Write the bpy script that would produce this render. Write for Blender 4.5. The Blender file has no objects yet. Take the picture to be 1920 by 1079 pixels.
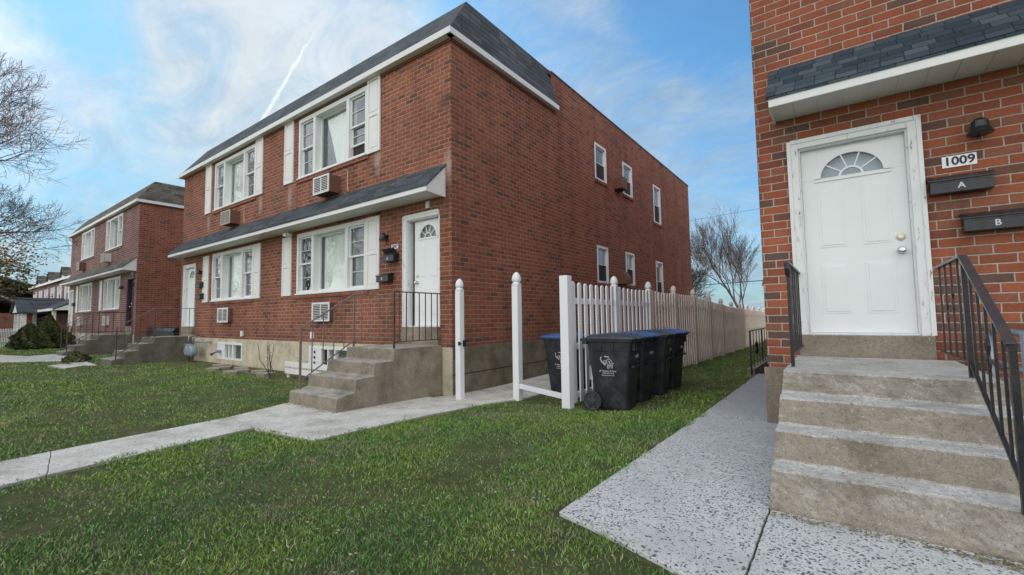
import bpy, bmesh, math, random
import numpy as np
from mathutils import Vector, Matrix, noise as mnoise
R = math.radians
sc = bpy.context.scene
col = sc.collection

# ------------------------------------------------------------------ camera
# the camera stands at the origin, about 1.2 m above the lawn; X runs along the house fronts, Y runs back between the houses
def cam_rows(yaw, pitch, roll):
    cy, sy, cp, sp = math.cos(yaw), math.sin(yaw), math.cos(pitch), math.sin(pitch)
    f = Vector((-sy*cp, cy*cp, sp)); r = Vector((cy, sy, 0)); u = r.cross(f)
    c, s = math.cos(roll), math.sin(roll)
    return c*r + s*u, -s*r + c*u, f
cr, cu, cf = cam_rows(0.633955, 0.0669817, -0.0139948)
cd = bpy.data.cameras.new('camera'); cam = bpy.data.objects.new('camera', cd); col.objects.link(cam)
cam.matrix_world = Matrix(((cr.x, cu.x, -cf.x, 0), (cr.y, cu.y, -cf.y, 0), (cr.z, cu.z, -cf.z, 0), (0, 0, 0, 1)))
cd.sensor_width = 36; cd.lens = 834.18/1920*36; cd.clip_start = .05; cd.clip_end = 3000
sc.camera = cam

# ------------------------------------------------------------------ node helper
class NT:
    def __init__(s, tree): s.t = tree; s.N = tree.nodes; s.L = tree.links
    def n(s, typ, inp=None, **props):
        nd = s.N.new(typ)
        for k, v in props.items(): setattr(nd, k, v)
        for k, v in (inp or {}).items(): s.set(nd.inputs[k], v)
        return nd
    def set(s, sock, v):
        if isinstance(v, bpy.types.NodeSocket): s.L.new(v, sock)
        elif isinstance(v, (tuple, list)) and sock.type == 'RGBA' and len(v) == 3: sock.default_value = (*v, 1)
        else: sock.default_value = v
    def m(s, op, a, b=0., c=0., clamp=False):
        nd = s.N.new('ShaderNodeMath'); nd.operation = op; nd.use_clamp = clamp
        for i, v in enumerate((a, b, c)): s.set(nd.inputs[i], v)
        return nd.outputs[0]
    def v(s, op, a, b=(0, 0, 0)):
        nd = s.N.new('ShaderNodeVectorMath'); nd.operation = op
        s.set(nd.inputs[0], a)
        if op == 'SCALE': s.set(nd.inputs['Scale'], b)
        else: s.set(nd.inputs[1], b)
        return nd.outputs['Value'] if op in ('DOT_PRODUCT', 'LENGTH', 'DISTANCE') else nd.outputs[0]
    def sep(s, v): return s.n('ShaderNodeSeparateXYZ', {0: v}).outputs
    def comb(s, x=0., y=0., z=0.): return s.n('ShaderNodeCombineXYZ', {0: x, 1: y, 2: z}).outputs[0]
    def noise(s, v, scale, detail=3., rough=.55, out=0, dist=0.):
        return s.n('ShaderNodeTexNoise', {'Vector': v, 'Scale': scale, 'Detail': detail, 'Roughness': rough, 'Distortion': dist}).outputs[out]
    def mr(s, x, a, b, c=0., d=1., smooth=False):
        nd = s.n('ShaderNodeMapRange', {0: x, 1: a, 2: b, 3: c, 4: d})
        if smooth: nd.interpolation_type = 'SMOOTHSTEP'
        return nd.outputs[0]
    def mix(s, f, a, b, mode='MIX'):
        nd = s.N.new('ShaderNodeMix'); nd.data_type = 'RGBA'; nd.blend_type = mode
        s.set(nd.inputs[0], f); s.set(nd.inputs[6], a); s.set(nd.inputs[7], b)
        return nd.outputs[2]
    def ramp(s, f, stops, interp='LINEAR'):
        nd = s.N.new('ShaderNodeValToRGB'); cr_ = nd.color_ramp; cr_.interpolation = interp
        while len(cr_.elements) < len(stops): cr_.elements.new(.5)
        for e, (p, c) in zip(cr_.elements, stops): e.position = p; e.color = (*c, 1)
        s.L.new(f, nd.inputs[0]); return nd.outputs[0]
    def bump(s, h, dist, strength=1.):
        return s.n('ShaderNodeBump', {'Height': h, 'Distance': dist, 'Strength': strength}).outputs[0]

# ------------------------------------------------------------------ world, sun
SUN_AZ, SUN_EL = R(64), R(25)                     # the sun stands low behind the houses, left of +Y
wd = bpy.data.worlds.new('World'); sc.world = wd; wd.use_nodes = True
w = NT(wd.node_tree); w.N.clear()
d = w.n('ShaderNodeTexCoord').outputs['Generated']
sky = w.n('ShaderNodeTexSky', sky_type='NISHITA', sun_disc=False, sun_elevation=SUN_EL, sun_rotation=-SUN_AZ, air_density=1.0, dust_density=.6, ozone_density=2.5)
w.L.new(d, sky.inputs[0])
ds = w.sep(d)
zc = w.m('MAXIMUM', ds[2], 0.0)
flat = w.comb(w.m('DIVIDE', ds[0], w.m('ADD', zc, .32)), w.m('DIVIDE', ds[1], w.m('ADD', zc, .32)), 0.)
def sdir(az, el): return (-math.sin(R(az))*math.cos(R(el)), math.cos(R(az))*math.cos(R(el)), math.sin(R(el)))
def blob(az, el, rad):                             # 1 at the direction, falling to 0 at rad degrees
    return w.mr(w.v('DOT_PRODUCT', d, sdir(az, el)), math.cos(R(rad)), 1., 0., 1., True)
n1 = w.noise(flat, 1.7, 7., .58, dist=.5)
n2 = w.noise(w.v('ADD', flat, (7.3, 2.1, 0)), 5.5, 6., .6, dist=.3)
n3 = w.noise(w.v('MULTIPLY', w.v('ADD', flat, (3.1, 9.1, 0)), (1., 2.2, 1.)), 9., 8., .68, dist=1.2)
dens = w.m('ADD', w.m('ADD', w.m('MULTIPLY', n1, 1.3), w.m('MULTIPLY', n2, .6)), w.m('MULTIPLY', n3, .75))
dens = w.m('SUBTRACT', dens, .86)
for az, el, rad, amt in ((6, 38, 15, -.6), (14, 31, 9, -.2), (40, 42, 12, -.1), (83, 29, 7, -.5), (79, 24, 4, -.35), (77, 20, 3, -.2), (62, 27, 20, .35), (90, 22, 8, .3), (78, 12, 10, -.18), (24, 22, 12, .2), (70, 17, 15, .15)):
    dens = w.m('ADD', dens, w.m('MULTIPLY', blob(az, el, rad), amt))
dens = w.m('ADD', dens, w.mr(ds[2], .32, .0, 0., .25))
cmask = w.mr(dens, .0, .95, .10, .88, True)
# cloud light: brighter towards the sun, plus an added unseen bank filling shaded walls
front = w.mr(w.v('DOT_PRODUCT', d, (.3, -.89, .33)), -.05, .7, 0., 1., True)
front = w.m('MAXIMUM', front, w.m('MULTIPLY', blob(122, 14, 42), .9))
glow = w.m('POWER', blob(64, 25, 42), 1.5)
cl = w.m('ADD', w.m('ADD', 3.8, w.m('MULTIPLY', glow, 1.9)), w.m('MULTIPLY', w.noise(flat, 4.6, 8., .7, dist=.8), 3.3))
cl = w.m('MULTIPLY', cl, w.m('ADD', 1., w.m('MULTIPLY', front, 2.0)))
ccol = w.mix(glow, (.80, .96, 1.08), (.95, 1., 1.05))
cn = w.noise(w.v('MULTIPLY', w.v('ADD', flat, (1.7, 4.4, 0)), (1., 1.6, 1.)), 3.4, 8., .66, dist=1.0)
ccol = w.mix(w.mr(cn, .40, .62), (.60, .80, 1.0), ccol)
ccol = w.mix(front, ccol, (1., .97, .93))
cloud = w.v('SCALE', ccol, cl)
skyc = w.mix(1., sky.outputs[0], (.54, 1.06, 1.27), 'MULTIPLY')
gg = w.sep(skyc)[1]; skyc = w.v('SCALE', skyc, w.m('MULTIPLY', 1.26, w.m('MINIMUM', 1., w.m('DIVIDE', 5.2, w.m('MAXIMUM', gg, .01)))))
cmask = w.m('MAXIMUM', cmask, w.m('MULTIPLY', front, .85))
final = w.mix(cmask, skyc, cloud)
# a vapour trail
t0, t1 = Vector(sdir(61.0, 31.2)), Vector(sdir(65.9, 22.2)); tn = t0.cross(t1).normalized(); tm = (t0+t1).normalized(); ta = (t1-t0).normalized()
off = w.m('ADD', w.v('DOT_PRODUCT', d, tuple(tn)), w.m('MULTIPLY', w.m('SUBTRACT', w.noise(d, 30., 2.5, .5), .5), .016))
along = w.m('DIVIDE', w.v('DOT_PRODUCT', d, tuple(ta)), (t1-t0).length)
wid = w.mr(along, -.5, .3, .0014, .0034)
tr = w.mr(w.m('ADD', w.m('DIVIDE', w.m('ABSOLUTE', off), wid), w.m('MULTIPLY', w.m('SUBTRACT', w.noise(d, 90., 4., .7), .5), 1.1)), .1, 1.5, 1., 0., True)
tr = w.m('MULTIPLY', tr, w.m('MULTIPLY', w.mr(along, -.62, -.2, 0., 1.), w.mr(along, .7, .8, 1., 0.)))
tr = w.m('MULTIPLY', tr, w.m('GREATER_THAN', w.v('DOT_PRODUCT', d, tuple(tm)), .9))
final = w.mix(w.m('MULTIPLY', tr, .42), final, (11.5, 12., 12.4))
bg = w.n('ShaderNodeBackground', {0: final, 1: .06})
w.L.new(bg.outputs[0], w.n('ShaderNodeOutputWorld').inputs[0])

sl = bpy.data.lights.new('sun', 'SUN'); sl.energy = 2.6; sl.angle = R(.6); sl.color = (1, .86, .68)
so = bpy.data.objects.new('sun', sl); col.objects.link(so)
so.rotation_euler = Vector(sdir(64, 25)).to_track_quat('Z', 'Y').to_euler()
sc.view_settings.view_transform = 'Standard'; sc.view_settings.look = 'None'
sc.view_settings.exposure = 0.92; sc.view_settings.gamma = 1
sc.cycles.max_bounces = 8; sc.cycles.transparent_max_bounces = 16

# ------------------------------------------------------------------ materials
def new(name, rough=.7, spec=.5):
    m = bpy.data.materials.new(name); m.use_nodes = True
    t = NT(m.node_tree); b = t.N['Principled BSDF']; b.inputs['Roughness'].default_value = rough
    b.inputs['Specular IOR Level'].default_value = spec
    return m, t, b
def objc(t): return t.n('ShaderNodeTexCoord').outputs['Object']
def face_uv(t):
    """running coordinate along the face and height, whichever way an upright face looks"""
    p = t.sep(objc(t)); nn = t.sep(t.n('ShaderNodeTexCoord').outputs['Normal'])
    ax = t.m('GREATER_THAN', t.m('ABSOLUTE', nn[0]), .7)
    u = t.m('ADD', t.m('MULTIPLY', p[0], t.m('SUBTRACT', 1., ax)), t.m('MULTIPLY', p[1], ax))
    up = t.m('GREATER_THAN', t.m('ABSOLUTE', nn[2]), .9)
    vv = t.m('ADD', t.m('MULTIPLY', p[2], t.m('SUBTRACT', 1., up)), t.m('MULTIPLY', p[1], up))
    return u, vv
def brick(name, pal, mortar, L=.232, H=.0845, mt=.006, dull=0., stains=(), darks=()):
    m, t, b = new(name, .88, .25)
    u, v = face_uv(t)
    P = objc(t)
    wob = t.m('MULTIPLY', t.m('SUBTRACT', t.noise(P, 14., 2.), .5), .009)
    v = t.m('ADD', v, wob); u = t.m('ADD', u, t.m('MULTIPLY', wob, .8))
    vr = t.m('DIVIDE', v, H); row = t.m('FLOOR', vr); fv = t.m('FRACT', vr)
    rj = t.n('ShaderNodeTexWhiteNoise', {0: t.comb(row, 3.7, 0.)}, noise_dimensions='3D').outputs[0]
    ur = t.m('ADD', t.m('DIVIDE', u, L), t.m('ADD', t.m('MULTIPLY', t.m('FLOORED_MODULO', row, 2.), .5), t.m('MULTIPLY', rj, .14)))
    cb = t.m('FLOOR', ur); fu = t.m('FRACT', ur)
    du = t.m('MULTIPLY', t.m('MINIMUM', fu, t.m('SUBTRACT', 1., fu)), L)
    dv = t.m('MULTIPLY', t.m('MINIMUM', fv, t.m('SUBTRACT', 1., fv)), H)
    e = t.m('MINIMUM', du, dv)
    e = t.m('ADD', e, t.m('MULTIPLY', t.m('SUBTRACT', t.noise(P, 70., 2.), .5), .006))
    mask = t.mr(e, mt*.55, mt*1.15, 0., 1., True)
    rnd = t.n('ShaderNodeTexWhiteNoise', {0: t.comb(cb, row, 1.3)}, noise_dimensions='3D').outputs
    c = t.ramp(rnd[0], pal, 'LINEAR')
    c = t.mix(.5, c, t.mix(1., c, t.ramp(t.noise(P, 38., 5., .7), [(.3, (.55, .5, .48)), (.7, (1.25, 1.25, 1.25))]), 'MULTIPLY'))
    big = t.noise(P, .45, 4., .6)
    c = t.mix(1., c, t.ramp(big, [(.3, (.8, .78, .78)), (.7, (1.12, 1.1, 1.08))]), 'MULTIPLY')
    mc = t.mix(t.noise(P, 25., 4.), tuple(x*.7 for x in mortar), tuple(x*1.15 for x in mortar))
    mc = t.mix(1., mc, t.ramp(big, [(.3, (.75, .75, .75)), (.7, (1.1, 1.1, 1.1))]), 'MULTIPLY')
    c = t.mix(mask, mc, c)
    c = t.mix(1., c, t.ramp(t.noise(t.v('MULTIPLY', P, (2.2, 2.2, .22)), 1., 6., .65), [(.32, (.74, .73, .72)), (.5, (1., 1., 1.)), (.7, (1.1, 1.09, 1.08))]), 'MULTIPLY')
    c = t.mix(t.mr(t.m('ADD', t.sep(P)[2], t.m('MULTIPLY', t.noise(P, 3., 4.), .5)), .65, 1.35, .35, 0.), c, (.09, .06, .045))
    # lime bloom in scattered patches
    ef = t.m('MULTIPLY', t.mr(t.noise(P, 1.1, 5., .65), .6, .78), t.mr(t.noise(P, 22., 3.), .45, .7))
    c = t.mix(t.m('MULTIPLY', ef, .38 + dull), c, (.5, .42, .38))
    for lst, colr, amt in ((stains, (.58, .5, .46), .5), (darks, (.06, .04, .04), .6)):
        for sx_, sz_, rx, rz in lst:
            q = t.sep(P); dd = t.m('SQRT', t.m('ADD', t.m('POWER', t.m('DIVIDE', t.m('SUBTRACT', q[0], sx_), rx), 2.), t.m('POWER', t.m('DIVIDE', t.m('SUBTRACT', q[2], sz_), rz), 2.)))
            k_ = t.m('MULTIPLY', t.mr(t.m('ADD', dd, t.m('MULTIPLY', t.m('SUBTRACT', t.noise(P, 9., 6., .75), .5), 2.2)), .2, 1.1, 1., 0.), amt)
            c = t.mix(k_, c, colr)
    t.set(b.inputs['Base Color'], c)
    h = t.m('ADD', mask, t.m('MULTIPLY', t.noise(P, 90., 4.), .35))
    h = t.m('ADD', h, t.m('MULTIPLY', rnd[0], .25))
    t.set(b.inputs['Normal'], t.bump(h, .010, 1.))
    return m
PAL = [(0, (.14, .072, .057)), (.07, (.16, .075, .056)), (.13, (.23, .083, .052)), (.5, (.285, .10, .06)), (.8, (.33, .122, .072)), (1, (.25, .10, .066))]
PALR = [(0, (.125, .085, .07)), (.10, (.155, .085, .064)), (.2, (.22, .082, .052)), (.45, (.31, .098, .055)), (.78, (.37, .122, .068)), (1, (.23, .11, .075))]
M = {}
M['brick'] = brick('red brick', PAL, (.44, .31, .255), mt=.0072)
M['brick_f'] = brick('red brick with lime stains', PAL, (.50, .37, .30), mt=.0078, stains=[(a+11.78, b+1.2, .13, .34) for a, b in ((-7.45, 3.25), (-10.95, 3.1), (-12.5, 3.15), (-16.0, 3.1), (-5.45, 2.65))], darks=[(6.3, 5.1, .3, .16), (6.3, 3.4, .14, .4)])
M['brick_r'] = brick('red brick near', PALR, (.52, .42, .35), dull=.1, mt=.0075)
PALP = [(0, (.11, .055, .05)), (.3, (.2, .09, .08)), (.7, (.27, .115, .1)), (1, (.31, .14, .12))]
M['brick_pale'] = brick('weathered brick', PALP, (.5, .42, .42), mt=.011, dull=.3)

def shingle(name, pal, slope=1., row=.125, tab=.3, sheen=0.):
    m, t, b = new(name, .95, .2)
    u, v = face_uv(t); P = objc(t)
    v = t.m('ADD', v, t.m('MULTIPLY', t.m('SUBTRACT', t.noise(P, 3., 2.), .5), .02))
    vr = t.m('DIVIDE', v, row*slope); r_ = t.m('FLOOR', vr); fv = t.m('FRACT', vr)
    rj = t.n('ShaderNodeTexWhiteNoise', {0: t.comb(r_, 9.1, 0.)}, noise_dimensions='3D').outputs[0]
    ur = t.m('ADD', t.m('DIVIDE', u, tab), t.m('MULTIPLY', rj, 3.)); cb = t.m('FLOOR', ur); fu = t.m('FRACT', ur)
    rnd = t.n('ShaderNodeTexWhiteNoise', {0: t.comb(cb, r_, 2.2)}, noise_dimensions='3D').outputs[0]
    c = t.ramp(rnd, pal)
    c = t.mix(1., c, t.ramp(t.noise(P, 160., 3., .8), [(.3, (.45, .45, .45)), (.7, (1.5, 1.5, 1.5))]), 'MULTIPLY')
    c = t.mix(1., c, t.ramp(t.noise(P, .9, 4.), [(.3, (.8, .8, .8)), (.7, (1.15, 1.15, 1.15))]), 'MULTIPLY')
    edge = t.m('MULTIPLY', t.mr(fv, 0., .09, 0., 1., True), t.mr(t.m('MINIMUM', fu, t.m('SUBTRACT', 1., fu)), 0., .03, .35, 1.))
    h = t.m('ADD', t.m('MULTIPLY', t.m('SUBTRACT', 1., fv), .6), edge)
    h = t.m('ADD', h, t.m('MULTIPLY', rnd, .5))
    c = t.mix(t.mr(edge, 0., 1., .6, 0.), c, (.012, .013, .016))  # shadow line under each course painted into the colour, along with tab joints
    b.inputs['Sheen Weight'].default_value = sheen; b.inputs['Sheen Roughness'].default_value = .5
    t.set(b.inputs['Base Color'], c); t.set(b.inputs['Normal'], t.bump(h, .014, 1.))
    return m
SH = [(0, (.05, .058, .066)), (.4, (.068, .08, .09)), (.7, (.08, .094, .105)), (1, (.10, .115, .128))]
M['shingle'] = shingle('asphalt shingles', SH, .62)
M['shingle_m'] = shingle('mansard shingles', SH, .85, .14, .3, .1)
M['shingle_r'] = shingle('dark awning shingles', [(0, (.028, .042, .056)), (.4, (.042, .062, .08)), (.7, (.058, .08, .098)), (1, (.085, .108, .125))], .75, .105, .165)
M['shingle_b'] = shingle('brown grey shingles', [(0, (.09, .085, .07)), (.5, (.14, .13, .11)), (1, (.2, .185, .155))], .8)

def paint(name, c, rough=.45, dirt=.12, spec=.4):
    m, t, b = new(name, rough, spec); P = objc(t)
    k = t.mr(t.noise(P, 2.3, 6., .65), .35, .75)
    f = t.mr(t.noise(P, 30., 5., .7), .55, .8)
    cc = t.mix(t.m('MULTIPLY', k, dirt*2.2), c, tuple(x*.62 for x in c))
    cc = t.mix(t.m('MULTIPLY', f, dirt*1.6), cc, tuple(x*q for x, q in zip(c, (.55, .5, .42))))
    t.set(b.inputs['Base Color'], cc); t.set(b.inputs['Normal'], t.bump(t.noise(P, 60., 3.), .0015, .6))
    return m
M['white'] = paint('white trim paint', (.78, .80, .80))
M['door'] = paint('white door paint', (.80, .84, .85), .35, .05)
M['vinyl'] = paint('white vinyl', (.80, .82, .86), .35, .06)
M['soffit'] = paint('white soffit', (.70, .71, .69), .5)
M['shutter'] = paint('shutter white', (.80, .81, .80), .5, .08)
def peel():
    m, t, b = new('peeling white paint', .55); P = objc(t); s_ = t.sep(P)
    k = t.noise(t.v('MULTIPLY', P, (30., 30., 7.)), 1., 6., .75)
    c = t.mix(t.mr(k, .6, .64), (.74, .77, .78), (.3, .27, .23)); t.set(b.inputs['Base Color'], c)
    t.set(b.inputs['Normal'], t.bump(t.mr(k, .58, .64, 1., 0.), .002)); return m
M['peel'] = peel()
def metal(name, c, rough=.5, met=0., rust=0.):
    m, t, b = new(name, rough); P = objc(t); b.inputs['Metallic'].default_value = met
    k = t.mr(t.noise(P, 16., 6., .7), .45, .7)
    t.set(b.inputs['Base Color'], t.mix(t.m('MULTIPLY', k, rust), c, (.2, .085, .045)))
    t.set(b.inputs['Roughness'], t.mr(k, 0., 1., rough*.8, min(1, rough*1.3)))
    t.set(b.inputs['Normal'], t.bump(t.noise(P, 80., 4.), .001)); return m
M['iron'] = metal('black painted iron', (.012, .015, .02), .36, 0., .1)
M['iron_top'] = metal('chipped iron rail', (.06, .06, .07), .35, .3, .5)
M['iron_r'] = metal('rusty brown iron', (.06, .04, .042), .5, 0., .7)
M['iron_l'] = metal('faded iron', (.20, .155, .155), .5, .2, .5)
M['black'] = metal('black box enamel', (.012, .018, .022), .3, 0., .03)
M['chrome'] = metal('satin nickel', (.6, .6, .62), .22, 1.)
M['brass'] = metal('ivory deadbolt', (.72, .66, .5), .35, .3)
M['meter'] = metal('grey blue meter', (.24, .33, .38), .45, 0., .1)
M['galv'] = metal('galvanised pipe', (.34, .38, .42), .42, .7, .1)
M['coping'] = metal('brown coping', (.09, .045, .04), .55)
M['acgrey'] = metal('beige grille', (.42, .4, .37), .5, 0., .1)
M['dark'] = metal('dark gap', (.012, .012, .014), .8)
M['darkdoor'] = paint('dark maroon door', (.045, .022, .03), .4, .05)
M['letter'] = paint('pale lettering', (.6, .62, .64), .6, .1)
M['digit'] = paint('navy digits', (.02, .022, .06), .5, 0.)
M['plate'] = paint('number plate', (.82, .84, .84), .4, .03)
M['acbrown'] = metal('brown sleeve', (.16, .075, .05), .7, 0., .2)
M['curtain'] = paint('sheer curtain', (.86, .89, .86), .9, .03)
M['blind'] = paint('room inside', (.3, .32, .3), .9, .3)
M['pale_roof'] = paint('pale grey roof', (.34, .36, .36), .8, .3)
M['wire'] = metal('wire', (.02, .02, .02), .6)
M['sticker'] = paint('white print', (.52, .54, .57), .6, .35)

def vinyl_f():
    m, t, b = new('fence vinyl', .4, .4); P = objc(t)
    t.set(b.inputs['Base Color'], t.mix(t.m('MULTIPLY', t.mr(t.noise(P, 2.3, 6., .65), .35, .75), .2), (.93, .90, .87), (.78, .73, .68)))
    tl = t.n('ShaderNodeBsdfTranslucent', {0: (1., .96, .88)}); mx = t.n('ShaderNodeMixShader', {0: .22, 1: b.outputs[0], 2: tl.outputs[0]})
    t.L.new(mx.outputs[0], t.N['Material Output'].inputs[0]); return m
M['vinyl_f'] = vinyl_f()
def screen():
    m, t, b = new('insect screen', .8); b.inputs['Base Color'].default_value = (.04, .045, .045, 1)
    mx = t.n('ShaderNodeMixShader', {0: .72, 1: t.n('ShaderNodeBsdfTransparent').outputs[0], 2: b.outputs[0]}); t.L.new(mx.outputs[0], t.N['Material Output'].inputs[0]); return m
M['screen'] = screen()
def glass():
    m = bpy.data.materials.new('window glass'); m.use_nodes = True; t = NT(m.node_tree); t.N.clear()
    P = objc(t)
    nb = t.bump(t.noise(P, 2.2, 2.), .02, .25)
    tr_ = t.n('ShaderNodeBsdfTransparent', {0: (.955, .975, .965)})
    gl = t.n('ShaderNodeBsdfGlossy', {0: (.95, .98, 1.), 'Roughness': .015, 'Normal': nb})
    ge = t.n('ShaderNodeNewGeometry'); co = t.m('ABSOLUTE', t.v('DOT_PRODUCT', ge.outputs['Normal'], ge.outputs['Incoming']))
    fr = t.m('ADD', .07, t.m('MULTIPLY', .9, t.m('POWER', t.m('SUBTRACT', 1., co), 4.)), clamp=True)
    ms = t.n('ShaderNodeMixShader', {0: fr, 1: tr_.outputs[0], 2: gl.outputs[0]})
    t.L.new(ms.outputs[0], t.n('ShaderNodeOutputMaterial').inputs[0]); return m
M['glass'] = glass()

def concrete(name, top, side, speck=.5, moss=0., scale=1.):
    m, t, b = new(name, .92, .25); P = objc(t)
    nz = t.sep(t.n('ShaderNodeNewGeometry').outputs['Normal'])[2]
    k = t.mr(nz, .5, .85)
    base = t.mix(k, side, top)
    st = t.noise(P, 2.6, 6., .68)
    base = t.mix(1., base, t.ramp(st, [(.3, (.62, .6, .56)), (.5, (.95, .95, .95)), (.72, (1.15, 1.15, 1.14))]), 'MULTIPLY')
    vo = t.n('ShaderNodeTexVoronoi', {'Vector': t.v('ADD', P, t.v('SCALE', t.noise(P, 30., 2., out=1), .03)), 'Scale': 125.*scale})
    pal = t.ramp(t.sep(vo.outputs['Color'])[0], [(0, (.15, .135, .12)), (.25, (.3, .25, .2)), (.5, (.42, .40, .36)), (.85, (.6, .59, .57)), (1, (.85, .85, .83))])
    sp = t.m('MULTIPLY', t.mr(vo.outputs['Distance'], .3, .5, 1., 0.), t.mr(t.sep(vo.outputs['Color'])[1], .35, .6))
    amt = t.m('MULTIPLY', t.mr(k, 0., 1., speck*.38, speck), t.mr(t.noise(P, 5., 4.), .3, .62, .25, 1.))
    base = t.mix(t.m('MULTIPLY', sp, amt), base, pal)
    base = t.mix(1., base, t.ramp(t.noise(P, 34., 6., .75), [(.3, (.74, .73, .72)), (.5, (1., 1., 1.)), (.7, (1.2, 1.2, 1.19))]), 'MULTIPLY')
    fine = t.noise(P, 140., 4., .8)
    base = t.mix(1., base, t.ramp(fine, [(.3, (.7, .7, .7)), (.7, (1.25, 1.25, 1.25))]), 'MULTIPLY')
    pit = t.mr(t.noise(P, 60., 3.), .26, .31, 1., 0.)
    base = t.mix(t.m('MULTIPLY', pit, .6), base, tuple(x*.35 for x in side))
    if moss:
        mk = t.m('MULTIPLY', t.mr(t.noise(P, 3.1, 6., .7), .45, .68), moss)
        base = t.mix(mk, base, (.10, .095, .045))
        wk = t.mr(t.noise(t.v('MULTIPLY', P, (6., 6., .8)), 1., 5., .7), .5, .75, 0., .5)
        base = t.mix(wk, base, tuple(x*.5 for x in side))
    t.set(b.inputs['Base Color'], base)
    h = t.m('ADD', t.m('MULTIPLY', fine, .5), t.m('ADD', t.m('MULTIPLY', sp, .6), t.m('MULTIPLY', pit, -1.2)))
    h = t.m('ADD', h, t.m('MULTIPLY', t.noise(P, 9., 4.), 1.3))
    t.set(b.inputs['Normal'], t.bump(h, .006, .9))
    return m
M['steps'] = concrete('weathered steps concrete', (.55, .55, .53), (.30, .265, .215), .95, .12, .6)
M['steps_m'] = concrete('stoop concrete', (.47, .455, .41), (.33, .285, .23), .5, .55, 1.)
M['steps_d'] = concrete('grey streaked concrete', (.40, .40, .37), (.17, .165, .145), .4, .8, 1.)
M['found'] = concrete('painted foundation', (.62, .56, .43), (.62, .56, .43), .03, .0)
M['found_s'] = concrete('mossy foundation', (.3, .28, .23), (.235, .205, .155), .1, 1.)
M['path'] = concrete('pale walk concrete', (.70, .69, .635), (.42, .40, .36), .7, 0., .6)
def rightpath():
    m, t, b = new('pitted pale walk', .9, .3); P = objc(t)
    Pd = t.v('ADD', P, t.v('SCALE', t.noise(P, 45., 3., out=1), .022))
    n_b = t.noise(P, 1.9, 7., .68)
    vo_ = t.n('ShaderNodeTexVoronoi', {'Vector': t.v('MULTIPLY', Pd, (1., 1.15, 1.)), 'Scale': 54.}); cc_ = t.sep(vo_.outputs['Color'])
    vo2 = t.n('ShaderNodeTexVoronoi', {'Vector': t.v('ADD', Pd, (5., 3., 0.)), 'Scale': 110.}); cc2 = t.sep(vo2.outputs['Color'])
    amt_ = t.m('ADD', .40, t.m('MULTIPLY', t.m('SUBTRACT', n_b, .5), 1.8))
    s1 = t.m('MULTIPLY', t.mr(t.m('DIVIDE', vo_.outputs['Distance'], t.m('ADD', .22, t.m('MULTIPLY', cc_[1], .32))), .8, 1.1, 1., 0.), t.m('LESS_THAN', cc_[0], amt_))
    s2 = t.m('MULTIPLY', t.mr(t.m('DIVIDE', vo2.outputs['Distance'], t.m('ADD', .2, t.m('MULTIPLY', cc2[1], .3))), .8, 1.2, 1., 0.), t.m('LESS_THAN', cc2[0], t.m('MULTIPLY', amt_, .8)))
    spot = t.m('MAXIMUM', s1, t.m('MULTIPLY', s2, .8))
    c = t.mix(1., (.66, .665, .645), t.ramp(n_b, [(.25, (.66, .67, .67)), (.5, (.95, .95, .95)), (.65, (1.06, 1.06, 1.06))]), 'MULTIPLY')
    sp = t.sep(P)
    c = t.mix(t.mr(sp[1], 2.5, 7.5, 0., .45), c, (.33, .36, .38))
    c = t.mix(1., c, t.ramp(t.noise(P, 120., 4., .8), [(.3, (.75, .75, .75)), (.7, (1.15, 1.15, 1.15))]), 'MULTIPLY')
    vo = t.noise(t.v('ADD', P, (4., 2., 0.)), 55., 2.)
    c = t.mix(t.mr(vo, .36, .32, 0., .5), c, (.24, .26, .3))
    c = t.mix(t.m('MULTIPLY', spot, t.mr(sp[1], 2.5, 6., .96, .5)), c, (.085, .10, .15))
    t.set(b.inputs['Base Color'], c)
    h = t.m('ADD', t.m('MULTIPLY', spot, -1.), t.m('MULTIPLY', t.noise(P, 120., 4.), .5))
    t.set(b.inputs['Normal'], t.bump(h, .005, .9)); return m
M['rpath'] = rightpath()
def soil():
    m, t, b = new('lawn soil and thatch', 1., .1); P = objc(t)
    c = t.ramp(t.noise(P, 3.5, 8., .75), [(.3, (.06, .085, .03)), (.5, (.12, .14, .06)), (.7, (.22, .19, .12))])
    c = t.mix(t.mr(t.noise(P, 60., 5., .8), .45, .7), c, (.15, .16, .07))
    t.set(b.inputs['Base Color'], c); t.set(b.inputs['Normal'], t.bump(t.noise(P, 45., 6., .8), .03)); return m
M['soil'] = soil()
def blade():
    m, t, b = new('grass blades', .55, .25)
    a = t.n('ShaderNodeAttribute', attribute_name='tone').outputs['Fac']
    P = objc(t)
    g = t.ramp(a, [(0, (.075, .18, .035)), (.45, (.135, .28, .05)), (.80, (.22, .38, .085)), (.88, (.33, .35, .17)), (.955, (.42, .40, .25)), (1, (.5, .48, .36))])
    pn = t.noise(P, .9, 5., .6)
    g = t.mix(1., g, t.ramp(pn, [(.32, (.5, .68, .8)), (.48, (1., 1., 1.)), (.64, (1.2, 1.1, .8))]), 'MULTIPLY')
    dry = t.mr(t.noise(t.v('ADD', P, (31., 9., 0.)), 1.5, 6., .7), .53, .65, 0., .85)
    g = t.mix(dry, g, (.27, .27, .165))
    t.set(b.inputs['Base Color'], g)
    b.inputs['Transmission Weight'].default_value = 0
    return m
M['blade'] = blade()
def leafm(name, c1, c2, rough=.6):
    m, t, b = new(name, rough, .3)
    a = t.n('ShaderNodeAttribute', attribute_name='tone').outputs['Fac']
    t.set(b.inputs['Base Color'], t.mix(a, c1, c2)); return m
M['needle'] = leafm('conifer needles', (.04, .065, .024), (.17, .18, .06))
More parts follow.
